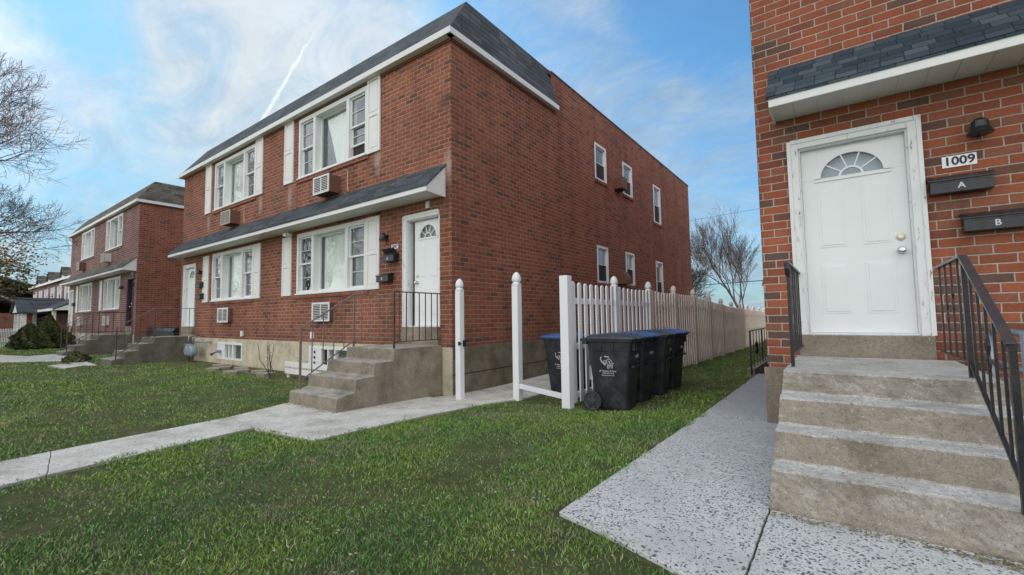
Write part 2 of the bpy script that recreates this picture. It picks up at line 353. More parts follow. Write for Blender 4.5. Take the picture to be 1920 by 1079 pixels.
M['rust'] = leafm('mixed green and rust leaves', (.12, .16, .05), (.38, .24, .13))
M['litter'] = leafm('dry straw and leaf bits', (.2, .17, .09), (.42, .42, .32))
M['bark'] = metal('bark', (.085, .062, .06), .9)
M['bark_p'] = metal('reddish bark', (.14, .105, .105), .9)
def binplastic(name, c):
    m, t, b = new(name, .42, .5); P = objc(t)
    k = t.noise(P, 5., 8., .78)
    t.set(b.inputs['Base Color'], t.mix(t.mr(k, .48, .7, 0., .8), c, tuple(x*2.0+.03 for x in c)))
    t.set(b.inputs['Roughness'], t.mr(k, .3, .7, .3, .6)); t.set(b.inputs['Normal'], t.bump(t.noise(P, 120., 3.), .001)); return m
M['bin'] = binplastic('black bin plastic', (.012, .016, .022))
M['lid'] = binplastic('dark lid plastic', (.03, .036, .048))
M['lidblue'] = binplastic('blue lid plastic', (.035, .09, .25))
M['fanblue'] = paint('painted sky reflection', (.42, .52, .62), .9, .1)  # pale blue paint stands in for sky reflected in the fanlight
M['tyre'] = binplastic('wheel plastic', (.02, .026, .03))

# ------------------------------------------------------------------ mesh helper
def tag(o, label=None, cat=None, group=None, kind=None):
    if label: o['label'] = label
    if cat: o['category'] = cat
    if group: o['group'] = group
    if kind: o['kind'] = kind
    return o
def empty(name, loc, label=None, cat=None, group=None):
    o = bpy.data.objects.new(name, None); col.objects.link(o); o.location = loc; o.empty_display_size = .2
    return tag(o, label, cat, group)
def wloc(o):
    v = Vector((0, 0, 0))
    while o is not None: v += o.location; o = o.parent
    return v
class MB:
    def __init__(s): s.v = []; s.f = []; s.tone = None
    def box(s, x0, x1, y0, y1, z0, z1):
        i = len(s.v)
        s.v += [(x, y, z) for z in (z0, z1) for y in (y0, y1) for x in (x0, x1)]
        s.f += [[i+a for a in q] for q in ((0, 2, 3, 1), (4, 5, 7, 6), (0, 1, 5, 4), (2, 6, 7, 3), (0, 4, 6, 2), (1, 3, 7, 5))]
        return s
    def poly(s, pts): i = len(s.v); s.v += [tuple(p) for p in pts]; s.f.append(list(range(i, i+len(pts)))); return s
    def prism(s, prof, axis, a, b):
        """extrude a closed profile along an axis (0: profile is (y,z); 1: (x,z); 2: (x,y))"""
        def pt(p, t):
            return {0: (t, p[0], p[1]), 1: (p[0], t, p[1]), 2: (p[0], p[1], t)}[axis]
        n = len(prof); i = len(s.v)
        s.v += [pt(p, a) for p in prof] + [pt(p, b) for p in prof]
        s.f += [list(range(i, i+n))[::-1], list(range(i+n, i+2*n))]
        s.f += [[i+k, i+(k+1) % n, i+n+(k+1) % n, i+n+k] for k in range(n)]
        return s
    def tube(s, pts, r, seg=8, cap=True):
        pts = [Vector(p) for p in pts]; rs = r if isinstance(r, (list, tuple)) else [r]*len(pts)
        i0 = len(s.v); ref = None
        for k, p in enumerate(pts):
            a = pts[max(0, k-1)]; b = pts[min(len(pts)-1, k+1)]; t = (b-a).normalized()
            if ref is None: ref = Vector((0, 0, 1)) if abs(t.z) < .9 else Vector((1, 0, 0))
            n = (ref - t*ref.dot(t)).normalized(); ref = n; bb = t.cross(n)
            for j in range(seg):
                th = 2*math.pi*j/seg; q = p + (n*math.cos(th)+bb*math.sin(th))*rs[k]; s.v.append(tuple(q))
        for k in range(len(pts)-1):
            for j in range(seg):
                a = i0+k*seg+j; b = i0+k*seg+(j+1) % seg; s.f.append([a, b, b+seg, a+seg])
        if cap:
            s.f.append([i0+j for j in range(seg)][::-1]); e = i0+(len(pts)-1)*seg; s.f.append([e+j for j in range(seg)])
        return s
    def bar(s, a, b, w_, h_):
        """square bar between two points"""
        a, b = Vector(a), Vector(b); t = (b-a).normalized(); n = Vector((0, 0, 1)) if abs(t.z) < .95 else Vector((0, 1, 0))
        x = t.cross(n).normalized()*w_/2; y = x.cross(t).normalized()*h_/2; i = len(s.v)
        for p in (a, b): s.v += [tuple(p-x-y), tuple(p+x-y), tuple(p+x+y), tuple(p-x+y)]
        s.f += [[i+3, i+2, i+1, i], [i+4, i+5, i+6, i+7]] + [[i+k, i+(k+1) % 4, i+4+(k+1) % 4, i+4+k] for k in range(4)]
        return s
    def lathe(s, prof, c, seg=16, axis=2):
        """revolve (r, h) profile about an upright (2), X (0) or Y (1) line through c"""
        i0 = len(s.v); n = len(prof)
        for r, h in prof:
            for j in range(seg):
                th = 2*math.pi*j/seg; a, b = r*math.cos(th), r*math.sin(th)
                s.v.append({2: (c[0]+a, c[1]+b, c[2]+h), 0: (c[0]+h, c[1]+a, c[2]+b), 1: (c[0]+b, c[1]+h, c[2]+a)}[axis])
        for k in range(n-1):
            for j in range(seg):
                a = i0+k*seg+j; b = i0+k*seg+(j+1) % seg; s.f.append([a, b, b+seg, a+seg])
        s.f.append([i0+j for j in range(seg)][::-1]); s.f.append([i0+(n-1)*seg+j for j in range(seg)])
        return s
    def build(s, name, mat, parent=None, bevel=0, smooth=False, seg=2):
        me = bpy.data.meshes.new(name); o = bpy.data.objects.new(name, me); col.objects.link(o)
        off = Vector((0, 0, 0))
        if parent is not None: o.parent = parent; off = wloc(parent)
        me.from_pydata([(x-off.x, y-off.y, z-off.z) for x, y, z in s.v], [], s.f)
        me.materials.append(mat if not isinstance(mat, str) else M[mat])
        bm = bmesh.new(); bm.from_mesh(me); bmesh.ops.recalc_face_normals(bm, faces=bm.faces); bm.to_mesh(me); bm.free()
        if smooth:
            for p in me.polygons: p.use_smooth = True
        if bevel:
            md = o.modifiers.new('bevel', 'BEVEL'); md.width = bevel; md.segments = seg; md.limit_method = 'ANGLE'; md.angle_limit = R(40)
        return o
    def at(s, root_name, loc, mat, label, cat, group=None, **k):
        """a thing that is one mesh, its origin at its base"""
        me_o = s.build(root_name, mat, None, **k)
        l = Vector(loc)
        me_o.data.transform(Matrix.Translation(-l)); me_o.location = l
        return tag(me_o, label, cat, group)
def text(s, size, loc, rot, mat, parent, name, extr=.001, sx=1., bold=.02):
    c = bpy.data.curves.new(name, 'FONT'); c.body = s; c.size = size; c.align_x = 'CENTER'; c.align_y = 'CENTER'; c.extrude = extr
    c.resolution_u = 3; c.offset = bold*size
    tmp = bpy.data.objects.new('tmp', c); col.objects.link(tmp); bpy.context.view_layer.update()
    me = bpy.data.meshes.new_from_object(tmp.evaluated_get(bpy.context.evaluated_depsgraph_get())); me.name = name; bpy.data.objects.remove(tmp); bpy.data.curves.remove(c)
    me.materials.clear(); me.materials.append(M[mat])
    o = bpy.data.objects.new(name, me); col.objects.link(o); o.parent = parent
    off = wloc(parent) if parent else Vector((0, 0, 0))
    o.location = Vector(loc)-off; o.rotation_euler = rot; o.scale = (sx, 1, 1)
    return o
def wall(mb, axis, pos, a0, a1, z0, z1, holes, depth, inward):
    """upright wall face at pos with rectangular holes and reveals of the given depth; axis 1: faces along X at y=pos, axis 0: along Y at x=pos"""
    us = sorted({a0, a1} | {h[0] for h in holes} | {h[1] for h in holes}); zs = sorted({z0, z1} | {h[2] for h in holes} | {h[3] for h in holes})
    us = [u for u in us if a0-1e-6 <= u <= a1+1e-6]; zs = [z for z in zs if z0-1e-6 <= z <= z1+1e-6]
    def P(u, z, t=0.): return (u, pos+inward*t, z) if axis == 1 else (pos+inward*t, u, z)
    for i in range(len(us)-1):
        for j in range(len(zs)-1):
            uc, zc_ = (us[i]+us[i+1])/2, (zs[j]+zs[j+1])/2
            if any(h[0] < uc < h[1] and h[2] < zc_ < h[3] for h in holes): continue
            mb.poly([P(us[i], zs[j]), P(us[i+1], zs[j]), P(us[i+1], zs[j+1]), P(us[i], zs[j+1])])
            mb.poly([P(us[i], zs[j], depth+.1), P(us[i+1], zs[j], depth+.1), P(us[i+1], zs[j+1], depth+.1), P(us[i], zs[j+1], depth+.1)])
    for h in holes:
        u0, u1, b0, b1 = h
        e = depth+.1
        mb.poly([P(u0, b0), P(u0, b1), P(u0, b1, e), P(u0, b0, e)]); mb.poly([P(u1, b0), P(u1, b1), P(u1, b1, e), P(u1, b0, e)])
        mb.poly([P(u0, b0), P(u1, b0), P(u1, b0, e), P(u0, b0, e)]); mb.poly([P(u0, b1), P(u1, b1), P(u1, b1, e), P(u0, b1, e)])
def fmb(mb, axis, pos, sgn, u0, u1, z0, z1, t0, t1):
    """box on an upright face: t counts outward from the face (sgn = outward direction)"""
    a, b = sorted((pos+sgn*t0, pos+sgn*t1))
    if axis == 1: mb.box(u0, u1, a, b, z0, z1)
    else: mb.box(a, b, u0, u1, z0, z1)
    return mb

def sash_window(par, axis, pos, sgn, u0, u1, z0, z1, muntin=True, name='window', frame=.07, opened=0., shade='blind', sill=True):
    f = MB(); F = lambda a, b, c, e, t0, t1: fmb(f, axis, pos, sgn, a, b, c, e, t0, t1)
    F(u0, u0+frame, z0, z1, -.11, .012); F(u1-frame, u1, z0, z1, -.11, .012)
    F(u0+frame, u1-frame, z1-frame, z1, -.11, .012); F(u0+frame, u1-frame, z0, z0+frame*.8, -.11, .012)
    win = f.build(name, 'vinyl', par, bevel=.004)
    iu0, iu1, iz0, iz1 = u0+frame, u1-frame, z0+frame*.8, z1-frame
    mid = (iz0+iz1)/2
    s = MB(); t_ = .035
    G = lambda a, b, c, e, t0, t1: fmb(s, axis, pos, sgn, a, b, c, e, t0, t1)
    for (b0, b1, d_) in ((mid-.015, iz1, -.045), (iz0+opened, mid+.015, -.085)):
        G(iu0, iu0+t_, b0, b1, d_-.03, d_); G(iu1-t_, iu1, b0, b1, d_-.03, d_)
        G(iu0+t_, iu1-t_, b0, b0+t_, d_-.03, d_); G(iu0+t_, iu1-t_, b1-t_, b1, d_-.03, d_)
        if muntin:
            uc = (iu0+iu1)/2; G(uc-.006, uc+.006, b0+t_, b1-t_, d_-.02, d_-.008)
            zc_ = (b0+b1)/2; G(iu0+t_, iu1-t_, zc_-.006, zc_+.006, d_-.021, d_-.007)
    s.build('sash', 'vinyl', win)
    g = MB()
    fmb(g, axis, pos, sgn, iu0+t_, iu1-t_, mid, iz1-t_, -.066, -.062); fmb(g, axis, pos, sgn, iu0+t_, iu1-t_, iz0+opened+t_, mid, -.106, -.102)
    g.build('glass', 'glass', win)
    k_ = MB(); fmb(k_, axis, pos, sgn, iu0+.002, iu1-.002, iz0, mid, -.045, -.043); k_.build('insect_screen', 'screen', win)
    c = MB(); fmb(c, axis, pos, sgn, iu0-.02, iu1+.02, z0, z1, -.42, -.40); c.build('interior_blind', shade, win)
    return win
def brick_sill(mb, axis, pos, sgn, u0, u1, z):
    fmb(mb, axis, pos, sgn, u0, u1, z-.085, z, -.02, .035)

def triple_window(par, x0, x1, z0, z1, y, shade='curtain', drape=True, lowopen=0., shade_r=False):
    mb = MB(); xa, xb = x0+.70, x1-.70
    fr = .075
    for a, b in ((x0, x0+fr), (x1-fr, x1), (xa-.05, xa+.05), (xb-.05, xb+.05)): mb.box(a, b, y-.015, y+.19, z0, z1)
    for a, b in ((x0+fr, xa-.05), (xa+.05, xb-.05), (xb+.05, x1-fr)):
        mb.box(a, b, y-.015, y+.19, z1-fr*1.3, z1); mb.box(a, b, y-.015, y+.19, z0, z0+fr)
    mb.box(x0-.02, x1+.02, y-.05, y-.0155, z0, z0+.03)
    win = mb.build('window', 'white', par, bevel=.004)
    s = MB(); g = MB()
    for n, (a, b) in enumerate(((x0+fr, xa-.05), (xb+.05, x1-fr))):
        m_ = (z0+z1)/2; op = lowopen if n else 0.
        for b0, b1, d_ in ((m_-.015, z1-fr*1.3, .03), (z0+fr+op, m_+.015, .065)):
            s.box(a, a+.035, y+d_, y+d_+.03, b0, b1); s.box(b-.035, b, y+d_, y+d_+.03, b0, b1)
            s.box(a+.035, b-.035, y+d_, y+d_+.03, b0, b0+.035); s.box(a+.035, b-.035, y+d_, y+d_+.03, b1-.035, b1)
            s.box(a+.035, b-.035, y+d_+.009, y+d_+.021, (b0+b1)/2-.006, (b0+b1)/2+.006)
            g.box(a+.035, b-.035, y+d_+.023, y+d_+.026, b0+.035, b1-.035)
    pa, pb = xa+.05, xb-.05; e = .04
    s.box(pa, pa+e, y+.13, y+.17, z0+fr, z1-fr*1.3); s.box(pb-e, pb, y+.13, y+.17, z0+fr, z1-fr*1.3)
    s.box(pa+e, pb-e, y+.13, y+.17, z0+fr, z0+fr+e); s.box(pa+e, pb-e, y+.13, y+.17, z1-fr*1.3-e, z1-fr*1.3)
    g.box(pa+e, pb-e, y+.145, y+.149, z0+fr+e, z1-fr*1.3-e)
    s.build('sash', 'vinyl', win); g.build('glass', 'glass', win)
    sc_ = MB(); a, b = x0+fr, xa-.05; sc_.box(a+.002, b-.002, y+.105, y+.107, z0+fr+.002, z1-fr*1.3-.002); sc_.build('insect_screen', 'screen', win)
    a, b = xb+.05, x1-fr; MB().box(a+.002, b-.002, y+.105, y+.107, z0+fr+.002, (z0+z1)/2 if shade_r else z1-fr*1.3-.002).build('insect_screen', 'screen', win)
    # curtain: folded sheet behind the picture pane
    c = MB(); N_ = 60
    for k in range(N_+1):
        t = k/N_; x = pa+e+.02+(pb-pa-2*e-.04)*t; dy = .03*math.sin(k*.9)+.015*math.sin(k*2.3)
        for z in (z0+fr, z1-fr): c.v.append((x + ((.0 if z > z0+.5 else .55*(1-t)**2) if drape else 0.), y+.235+dy, z))
        if k:
            i = 2*k; 
            c.f.append([i-2, i, i+1, i-1])
    c.build('curtain', shade, win, smooth=True)
    MB().box(x0, x1, y+.9, y+.92, z0-.1, z1).build('interior_blind', 'blind', win)
    return win
def shutter(par, x0, x1, z0, z1, y):
    m_ = MB(); e = .055; zm = (z0+z1)/2
    m_.box(x0, x0+e, y-.034, y-.002, z0, z1); m_.box(x1-e, x1, y-.034, y-.002, z0, z1)
    for a, b in ((z0, z0+.08), (zm-.035, zm+.035), (z1-.08, z1)): m_.box(x0+e, x1-e, y-.034, y-.002, a, b)
    for a, b in ((z0+.08, zm-.035), (zm+.035, z1-.08)):
        m_.box(x0+e, x1-e, y-.018, y-.003, a, b); m_.box(x0+e+.03, x1-e-.03, y-.027, y-.018, a+.03, b-.03)
    return m_.build('shutter', 'shutter', par, bevel=.003)

def panel_door(par, x0, x1, z0, z1, y, mat='door', ajar=0., fan='blind'):
    """slab facing -Y with raised panels and a half-round light"""
    sl_ = MB(); W, Hh = x1-x0, z1-z0; cx = (x0+x1)/2
    # slab with a half-round hole: strips built from the arch outline
    fz, fr_, fh = z0+Hh*.83, W*.33, Hh*.135
    sl_.box(x0, x1, y, y+.04, z0, fz)
    n = 20; top = z1
    for k in range(n):
        a0, a1 = math.pi*k/n, math.pi*(k+1)/n
        xa, xb = cx-fr_*math.cos(a0), cx-fr_*math.cos(a1); za, zb = fz+fh*math.sin(a0), fz+fh*math.sin(a1)
        sl_.poly([(xa, y, za), (xb, y, zb), (xb, y, top), (xa, y, top)])
        sl_.poly([(xa, y, za), (xb, y, zb), (xb, y+.04, zb), (xa, y+.04, za)])
    sl_.box(x0, cx-fr_, y, y+.04, fz, top); sl_.box(cx+fr_, x1, y, y+.04, fz, top)
    for px in (cx-W*.215, cx+W*.215):
        for a, b in ((.10, .365), (.455, .775)):
            hx = W*.135; A, B = z0+Hh*a, z0+Hh*b
            for q, (g0, dpt) in enumerate(((0, .004), (.022, .009))):
                sl_.box(px-hx+g0+.001*q, px+hx-g0, y-dpt, y+.001, A+g0, B-g0)
    o = sl_.build('door', mat, par, bevel=.0025)
    fl = MB()
    N_ = 24
    def arch(r1, h1, r2, h2, t0, t1):
        for k in range(N_):
            q = []
            for (r, h) in ((r1, h1), (r2, h2)):
                for aa in (k, k+1):
                    an = math.pi*aa/N_; q.append((cx-r*math.cos(an), fz+h*math.sin(an)))
            (xa, za), (xb, zb), (xc, zc2), (xd, zd) = q
            fl.poly([(xa, y-t1, za), (xb, y-t1, zb), (xd, y-t1, zd), (xc, y-t1, zc2)])
            fl.poly([(xc, y-t1, zc2), (xd, y-t1, zd), (xd, y+t0, zd), (xc, y+t0, zc2)]); fl.poly([(xa, y-t1, za), (xb, y-t1, zb), (xb, y+t0, zb), (xa, y+t0, za)])
    arch(fr_*.92, fh*.9, fr_*1.12, fh*1.17, .02, .012)
    arch(fr_*.30, fh*.30, fr_*.37, fh*.37, .015, .006)
    fl.box(cx-fr_*1.12, cx+fr_*1.12, y-.012, y+.001, fz-.028, fz+.006)
    for an in (36, 72, 108, 144):
        a = R(an); fl.bar((cx-fr_*.34*math.cos(a), y+.003, fz+fh*.34*math.sin(a)), (cx-fr_*.95*math.cos(a), y+.003, fz+fh*.95*math.sin(a)), .012, .012)
    fl.build('fanlight_frame', mat if mat != 'darkdoor' else 'darkdoor', o)
    gg = MB(); pts = [(cx-fr_*math.cos(math.pi*k/N_), y+.02, fz+fh*math.sin(math.pi*k/N_)) for k in range(N_+1)]; gg.poly(pts); gg.build('fanlight_glass', 'glass', o)
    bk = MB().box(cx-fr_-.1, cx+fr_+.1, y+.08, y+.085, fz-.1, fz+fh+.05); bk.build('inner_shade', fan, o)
    k = MB(); kx = x1-.075 if not ajar else x0+.075
    k.lathe([(.0, -.075), (.022, -.074), (.032, -.062), (.033, -.05), (.024, -.038), (.013, -.03), (.013, -.01), (.034, -.008), (.034, .0)], (kx, y, z0+Hh*.41), 20, 1)
    k.build('doorknob', 'chrome', o, smooth=True)
    k = MB().lathe([(.0, -.022), (.02, -.022), (.034, -.012), (.036, 0)], (kx, y, z0+Hh*.478), 20, 1); k.build('deadbolt', 'brass', o, smooth=True)
    return o

def door_frame(par, x0, x1, z0, z1, y, hide_right=False, mat='peel'):
    """x0..x1 is the opening in the brick: casing outside, jambs inside"""
    m_ = MB(); c = .075
    m_.box(x0-c, x0+.01, y-.03, y-.001, z0, z1+c); 
    if not hide_right: m_.box(x1-.01, x1+c, y-.03, y-.001, z0, z1+c)
    m_.box(x0+.01, x1-(.01 if not hide_right else 0), y-.03, y-.001, z1-.01, z1+c)
    m_.box(x0-c-.015, x0+(c+.015 if 0 else 0)-c+.02, y-.04, y-.031, z0, z1+c)
    xr = x1+c+.015 if not hide_right else x1
    m_.box(x0-c+.02, xr, y-.04, y-.031, z1+c-.03, z1+c+.012)
    if not hide_right: m_.box(x1+c-.02, x1+c+.015, y-.04, y-.031, z0, z1+c-.03)
    m_.box(x0+.0005, x0+.025, y, y+.16, z0, z1-.025); m_.box(x1-.025, x1-.0005, y, y+.16, z0, z1-.025); m_.box(x0+.0005, x1-.0005, y, y+.16, z1-.025, z1-.0005)
    m_.box(x0+.025, x1-.025, y-.01, y+.16, z0, z0+.018)
    return m_.build('door_frame', mat, par, bevel=.003)

def railing(X, wallY, postY, footY, ztop, zland, zfoot, ztopfoot, mat, label, n1=4, n2=5, topmat=None, group=None, name='stair_railing', flat=.03, curl=False, lamb=False):
    """iron railing: level stretch from the wall to a post, then down the steps to a foot post"""
    root = empty(name, (X, postY, zland), label, 'railing', group)
    h = ztop-zland; zb = zland+.1
    MB().bar((X, wallY, ztop), (X, postY, ztop), flat, .018).build('top_rail', topmat or mat, root, bevel=.003)
    MB().bar((X, wallY, zb), (X, postY, zb), .022, .014).build('bottom_rail', mat, root)
    p = MB().bar((X, postY, zland), (X, postY, ztop-.009), .026, .026); p.build('post', mat, root)
    for k in range(n1):
        y_ = wallY+(postY-wallY)*(k+.6)/(n1+.4); MB().bar((X, y_, zb), (X, y_, ztop-.008), .013, .013).build('baluster', mat, root)
    bl = MB()
    if curl:
        for k in (1, 2):
            y_ = wallY+(postY-wallY)*(k+.6)/(n1+.4); zz = (zb+ztop)/2+.08*(k-1)
            for s_ in (-1, 1):
                pts = [(X, y_+s_*.028*math.sin(q/12*2*math.pi)*(1+.3*math.cos(q)), zz-.09+.18*q/12) for q in range(13)]; MB().tube(pts, .006, 5).build('scroll', mat, root)
    if footY is not None:
        slope = (ztopfoot-ztop)/(footY-postY)
        MB().bar((X, postY, ztop), (X, footY, ztopfoot), flat, .018).build('sloping_top_rail', topmat or mat, root, bevel=.003)
        zl0 = zland+.1; zl1 = zfoot+.12
        MB().bar((X, postY, zl0), (X, footY, zl1), .02, .016).build('sloping_bottom_rail', mat, root)
        MB().bar((X, footY, zfoot), (X, footY, ztopfoot+.0), .028, .028).build('foot_post', mat, root)
        for k in range(n2):
            t = (k+1)/(n2+1); y_ = postY+(footY-postY)*t
            MB().bar((X, y_, zl0+(zl1-zl0)*t), (X, y_, ztop+(ztopfoot-ztop)*t-.008), .013, .013).build('baluster', mat, root)
        bl = MB()
        if curl:
            t = .5; y_ = postY+(footY-postY)*t; zz = (zl0+zl1)/2*.5+(ztop+ztopfoot)/2*.5
            for s_ in (-1, 1):
                pts = [(X, y_+s_*.03*math.sin(q/12*2*math.pi), zz-.1+.2*q/12) for q in range(13)]; MB().tube(pts, .007, 5).build('scroll', mat, root)
    return root

def window_ac(par_unused, x, y, z, label, proj=.2, wdt=.60, hgt=.38, face='white', slots='dark', side='acbrown', group='air conditioners in the house walls'):
    root = empty('air_conditioner', (x, y, z), label, 'air conditioner', group)
    MB().box(x-wdt/2, x+wdt/2, y-proj, y+.02, z, z+hgt).build('sleeve', side, root, bevel=.006)
    f = MB(); e = .03
    y1 = y-proj-.001; y0 = y1-.02
    f.box(x-wdt/2-.012, x-wdt/2+e, y0, y1, z-.01, z+hgt+.01); f.box(x+wdt/2-e, x+wdt/2+.012, y0, y1, z-.01, z+hgt+.01)
    f.box(x-wdt/2+e, x+wdt/2-e, y0, y1, z-.01, z+e); f.box(x-wdt/2+e, x+wdt/2-e, y0, y1, z+hgt-e, z+hgt+.01)
    f.box(x-.012, x+.012, y0, y1, z+e, z+hgt-e)
    f.build('front_frame', face, root, bevel=.003)
    g = MB(); k = 0; zz = z+e+.012
    while zz < z+hgt-e-.01: g.box(x-wdt/2+e, x+wdt/2-e, y0+.004, y1-.002, zz, zz+.012); zz += .038 if slots == 'dark' else .026
    g.build('grille', face if slots == 'dark' else 'acgrey', root)
    MB().box(x-wdt/2+e, x+wdt/2-e, y1-.001, y1+.0005, z+e, z+hgt-e).build('backing', 'dark' if slots == 'dark' else 'acgrey', root)
    return root

# ------------------------------------------------------------------ ground
def sstep(a, b, x):
    t = min(1, max(0, (x-a)/(b-a))); return t*t*(3-2*t)
def gz(x, y):
    h = -1.165
    h -= .085*sstep(-1.4, -3.0, x)
    h -= .10*sstep(7, 20, y)*sstep(-1.4, -3.2, x)
    h -= .07*math.exp(-((x+5.0)**2/1.2+(y-6.2)**2/5))
    h += .05*sstep(-7, -12, x) * sstep(9, 4, y)
    return h
def grid(name, xs, ys, f, mat, skip=None):
    v = [(x, y, f(x, y)) for y in ys for x in xs]; nx = len(xs); fc = []
    for j in range(len(ys)-1):
        for i in range(nx-1):
            if skip and skip((xs[i]+xs[i+1])/2, (ys[j]+ys[j+1])/2): continue
            a = j*nx+i; fc.append([a, a+1, a+nx+1, a+nx])
    mb = MB(); mb.v = v; mb.f = fc; o = mb.build(name, mat, smooth=True); return o
xs = [-900, -300, -120, -80] + [-60+2*i for i in range(15)] + [-30+.5*i for i in range(44)] + [-8+.2*i for i in range(33)] + [-1.4, -1.0, -.66, -.2, .5, 1, 2, 3, 5, 8, 15, 30, 80, 300, 900]
ys = [-900, -300, -100, -40, -20, -12, -8, -5, -3] + [-2+.25*i for i in range(32)] + [6+.5*i for i in range(8)] + [10+.0] + [10.5, 11, 12, 13, 14, 16, 18, 20, 23, 26, 30, 40, 60, 100, 300, 900]
xs = sorted(set(round(x, 4) for x in xs)); ys = sorted(set(round(y, 4) for y in ys))
well = lambda x, y: -1.4 < x < -.66 and 10 < y < 13
g = grid('ground', xs, ys, lambda x, y: gz(x, y)-.02, 'soil', well); tag(g, kind='structure')

def slab_path(name, quads, mat, th=.12, lift=.004, gap=.0045, bev=.005):
    mb = MB()
    for q in quads:
        cx = sum(p[0] for p in q)/len(q); cy = sum(p[1] for p in q)/len(q)
        qq = []
        for x, y in q:
            L_ = math.hypot(x-cx, y-cy); k = 1-gap/L_; qq.append((cx+(x-cx)*k, cy+(y-cy)*k))
        q3 = []
        for k in range(len(qq)):
            (xa, ya), (xb, yb) = qq[k], qq[(k+1) % len(qq)]; m_ = max(1, int(math.hypot(xb-xa, yb-ya)/.06))
            for j in range(m_):
                t = j/m_; px, py = xa+(xb-xa)*t, ya+(yb-ya)*t
                j1 = mnoise.noise(Vector((px*5, py*5, 1.)))*.009+mnoise.noise(Vector((px*17, py*17, 1.)))*.005; q3.append((px+j1, py-j1))
        qq = q3
        i = len(mb.v); n = len(qq)
        mb.v += [(x, y, gz(x, y)+lift-th) for x, y in qq]+[(x, y, gz(x, y)+lift) for x, y in qq]
        mb.f += [list(range(i, i+n))[::-1], list(range(i+n, i+2*n))]+[[i+k, i+(k+1) % n, i+n+(k+1) % n, i+n+k] for k in range(n)]
    o = mb.build(name, mat, bevel=bev); tag(o, kind='structure'); return o
RP = [[(-1.42, 2.36), (-.98, 2.24), (-.62, 2.12), (-.40, 2.03), (-.40, 3.62), (-1.40, 3.56)],
      [(-.40, 2.03), (.6, 1.85), (1.8, 1.65), (1.8, 3.6), (-.40, 3.62)],
      [(-1.40, 3.56), (-.40, 3.62), (-.40, 4.46), (-1.38, 4.62)], [(-1.38, 4.62), (-.40, 4.46), (-.40, 5.56), (-1.37, 5.6)],
      [(-1.37, 5.6), (-.64, 5.6), (-.64, 6.8), (-1.36, 6.8)], [(-1.36, 6.8), (-.64, 6.8), (-.64, 8.3), (-1.36, 8.3)], [(-1.36, 8.3), (-.64, 8.3), (-.64, 9.9), (-1.36, 9.9)]]
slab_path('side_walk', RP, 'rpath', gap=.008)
LP = [[(-6.30, .9), (-5.36, .75), (-5.62, 2.49), (-6.5, 2.56)], [(-6.0, -.6), (-5.1, -.75), (-5.36, .75), (-6.30, .9)], [(-5.8, -2.4), (-4.8, -2.6), (-5.1, -.75), (-6.0, -.6)],
      [(-6.5, 2.56), (-5.62, 2.49), (-5.5, 2.44), (-4.49, 2.59), (-4.47, 3.6), (-6.9, 3.65)],
      [(-5.6, 3.6), (-4.47, 3.6), (-4.42, 4.5), (-4.36, 5.2), (-5.6, 5.2)], [(-5.45, 5.2), (-4.36, 5.2), (-4.1, 5.9), (-4.1, 7.2), (-5.33, 7.2)], [(-5.33, 7.2), (-4.1, 7.2), (-4.1, 9.2), (-5.33, 9.2)], [(-5.33, 9.2), (-4.1, 9.2), (-4.1, 21), (-5.33, 21)]]
slab_path('front_walk', LP, 'path', lift=.004, gap=.0025)
FP = [[(-21.7, 1.75), (-20.2, 3.0), (-21.0, 3.65), (-25.2, 3.55), (-24.6, 2.75)], [(-34., -.2), (-21.7, 1.75), (-24.6, 2.75), (-34.5, .6)], [(-20.2, 3.0), (-17.2, 3.0), (-17.2, 3.3), (-20.8, 3.5)]]
slab_path('neighbour_walk', FP, 'path', lift=.004, gap=.0025)
slab_path('lawn_slab', [[(-18.2, 2.45), (-16.6, 2.55), (-17.3, 3.1), (-18.4, 2.75)]], 'path', lift=.02)

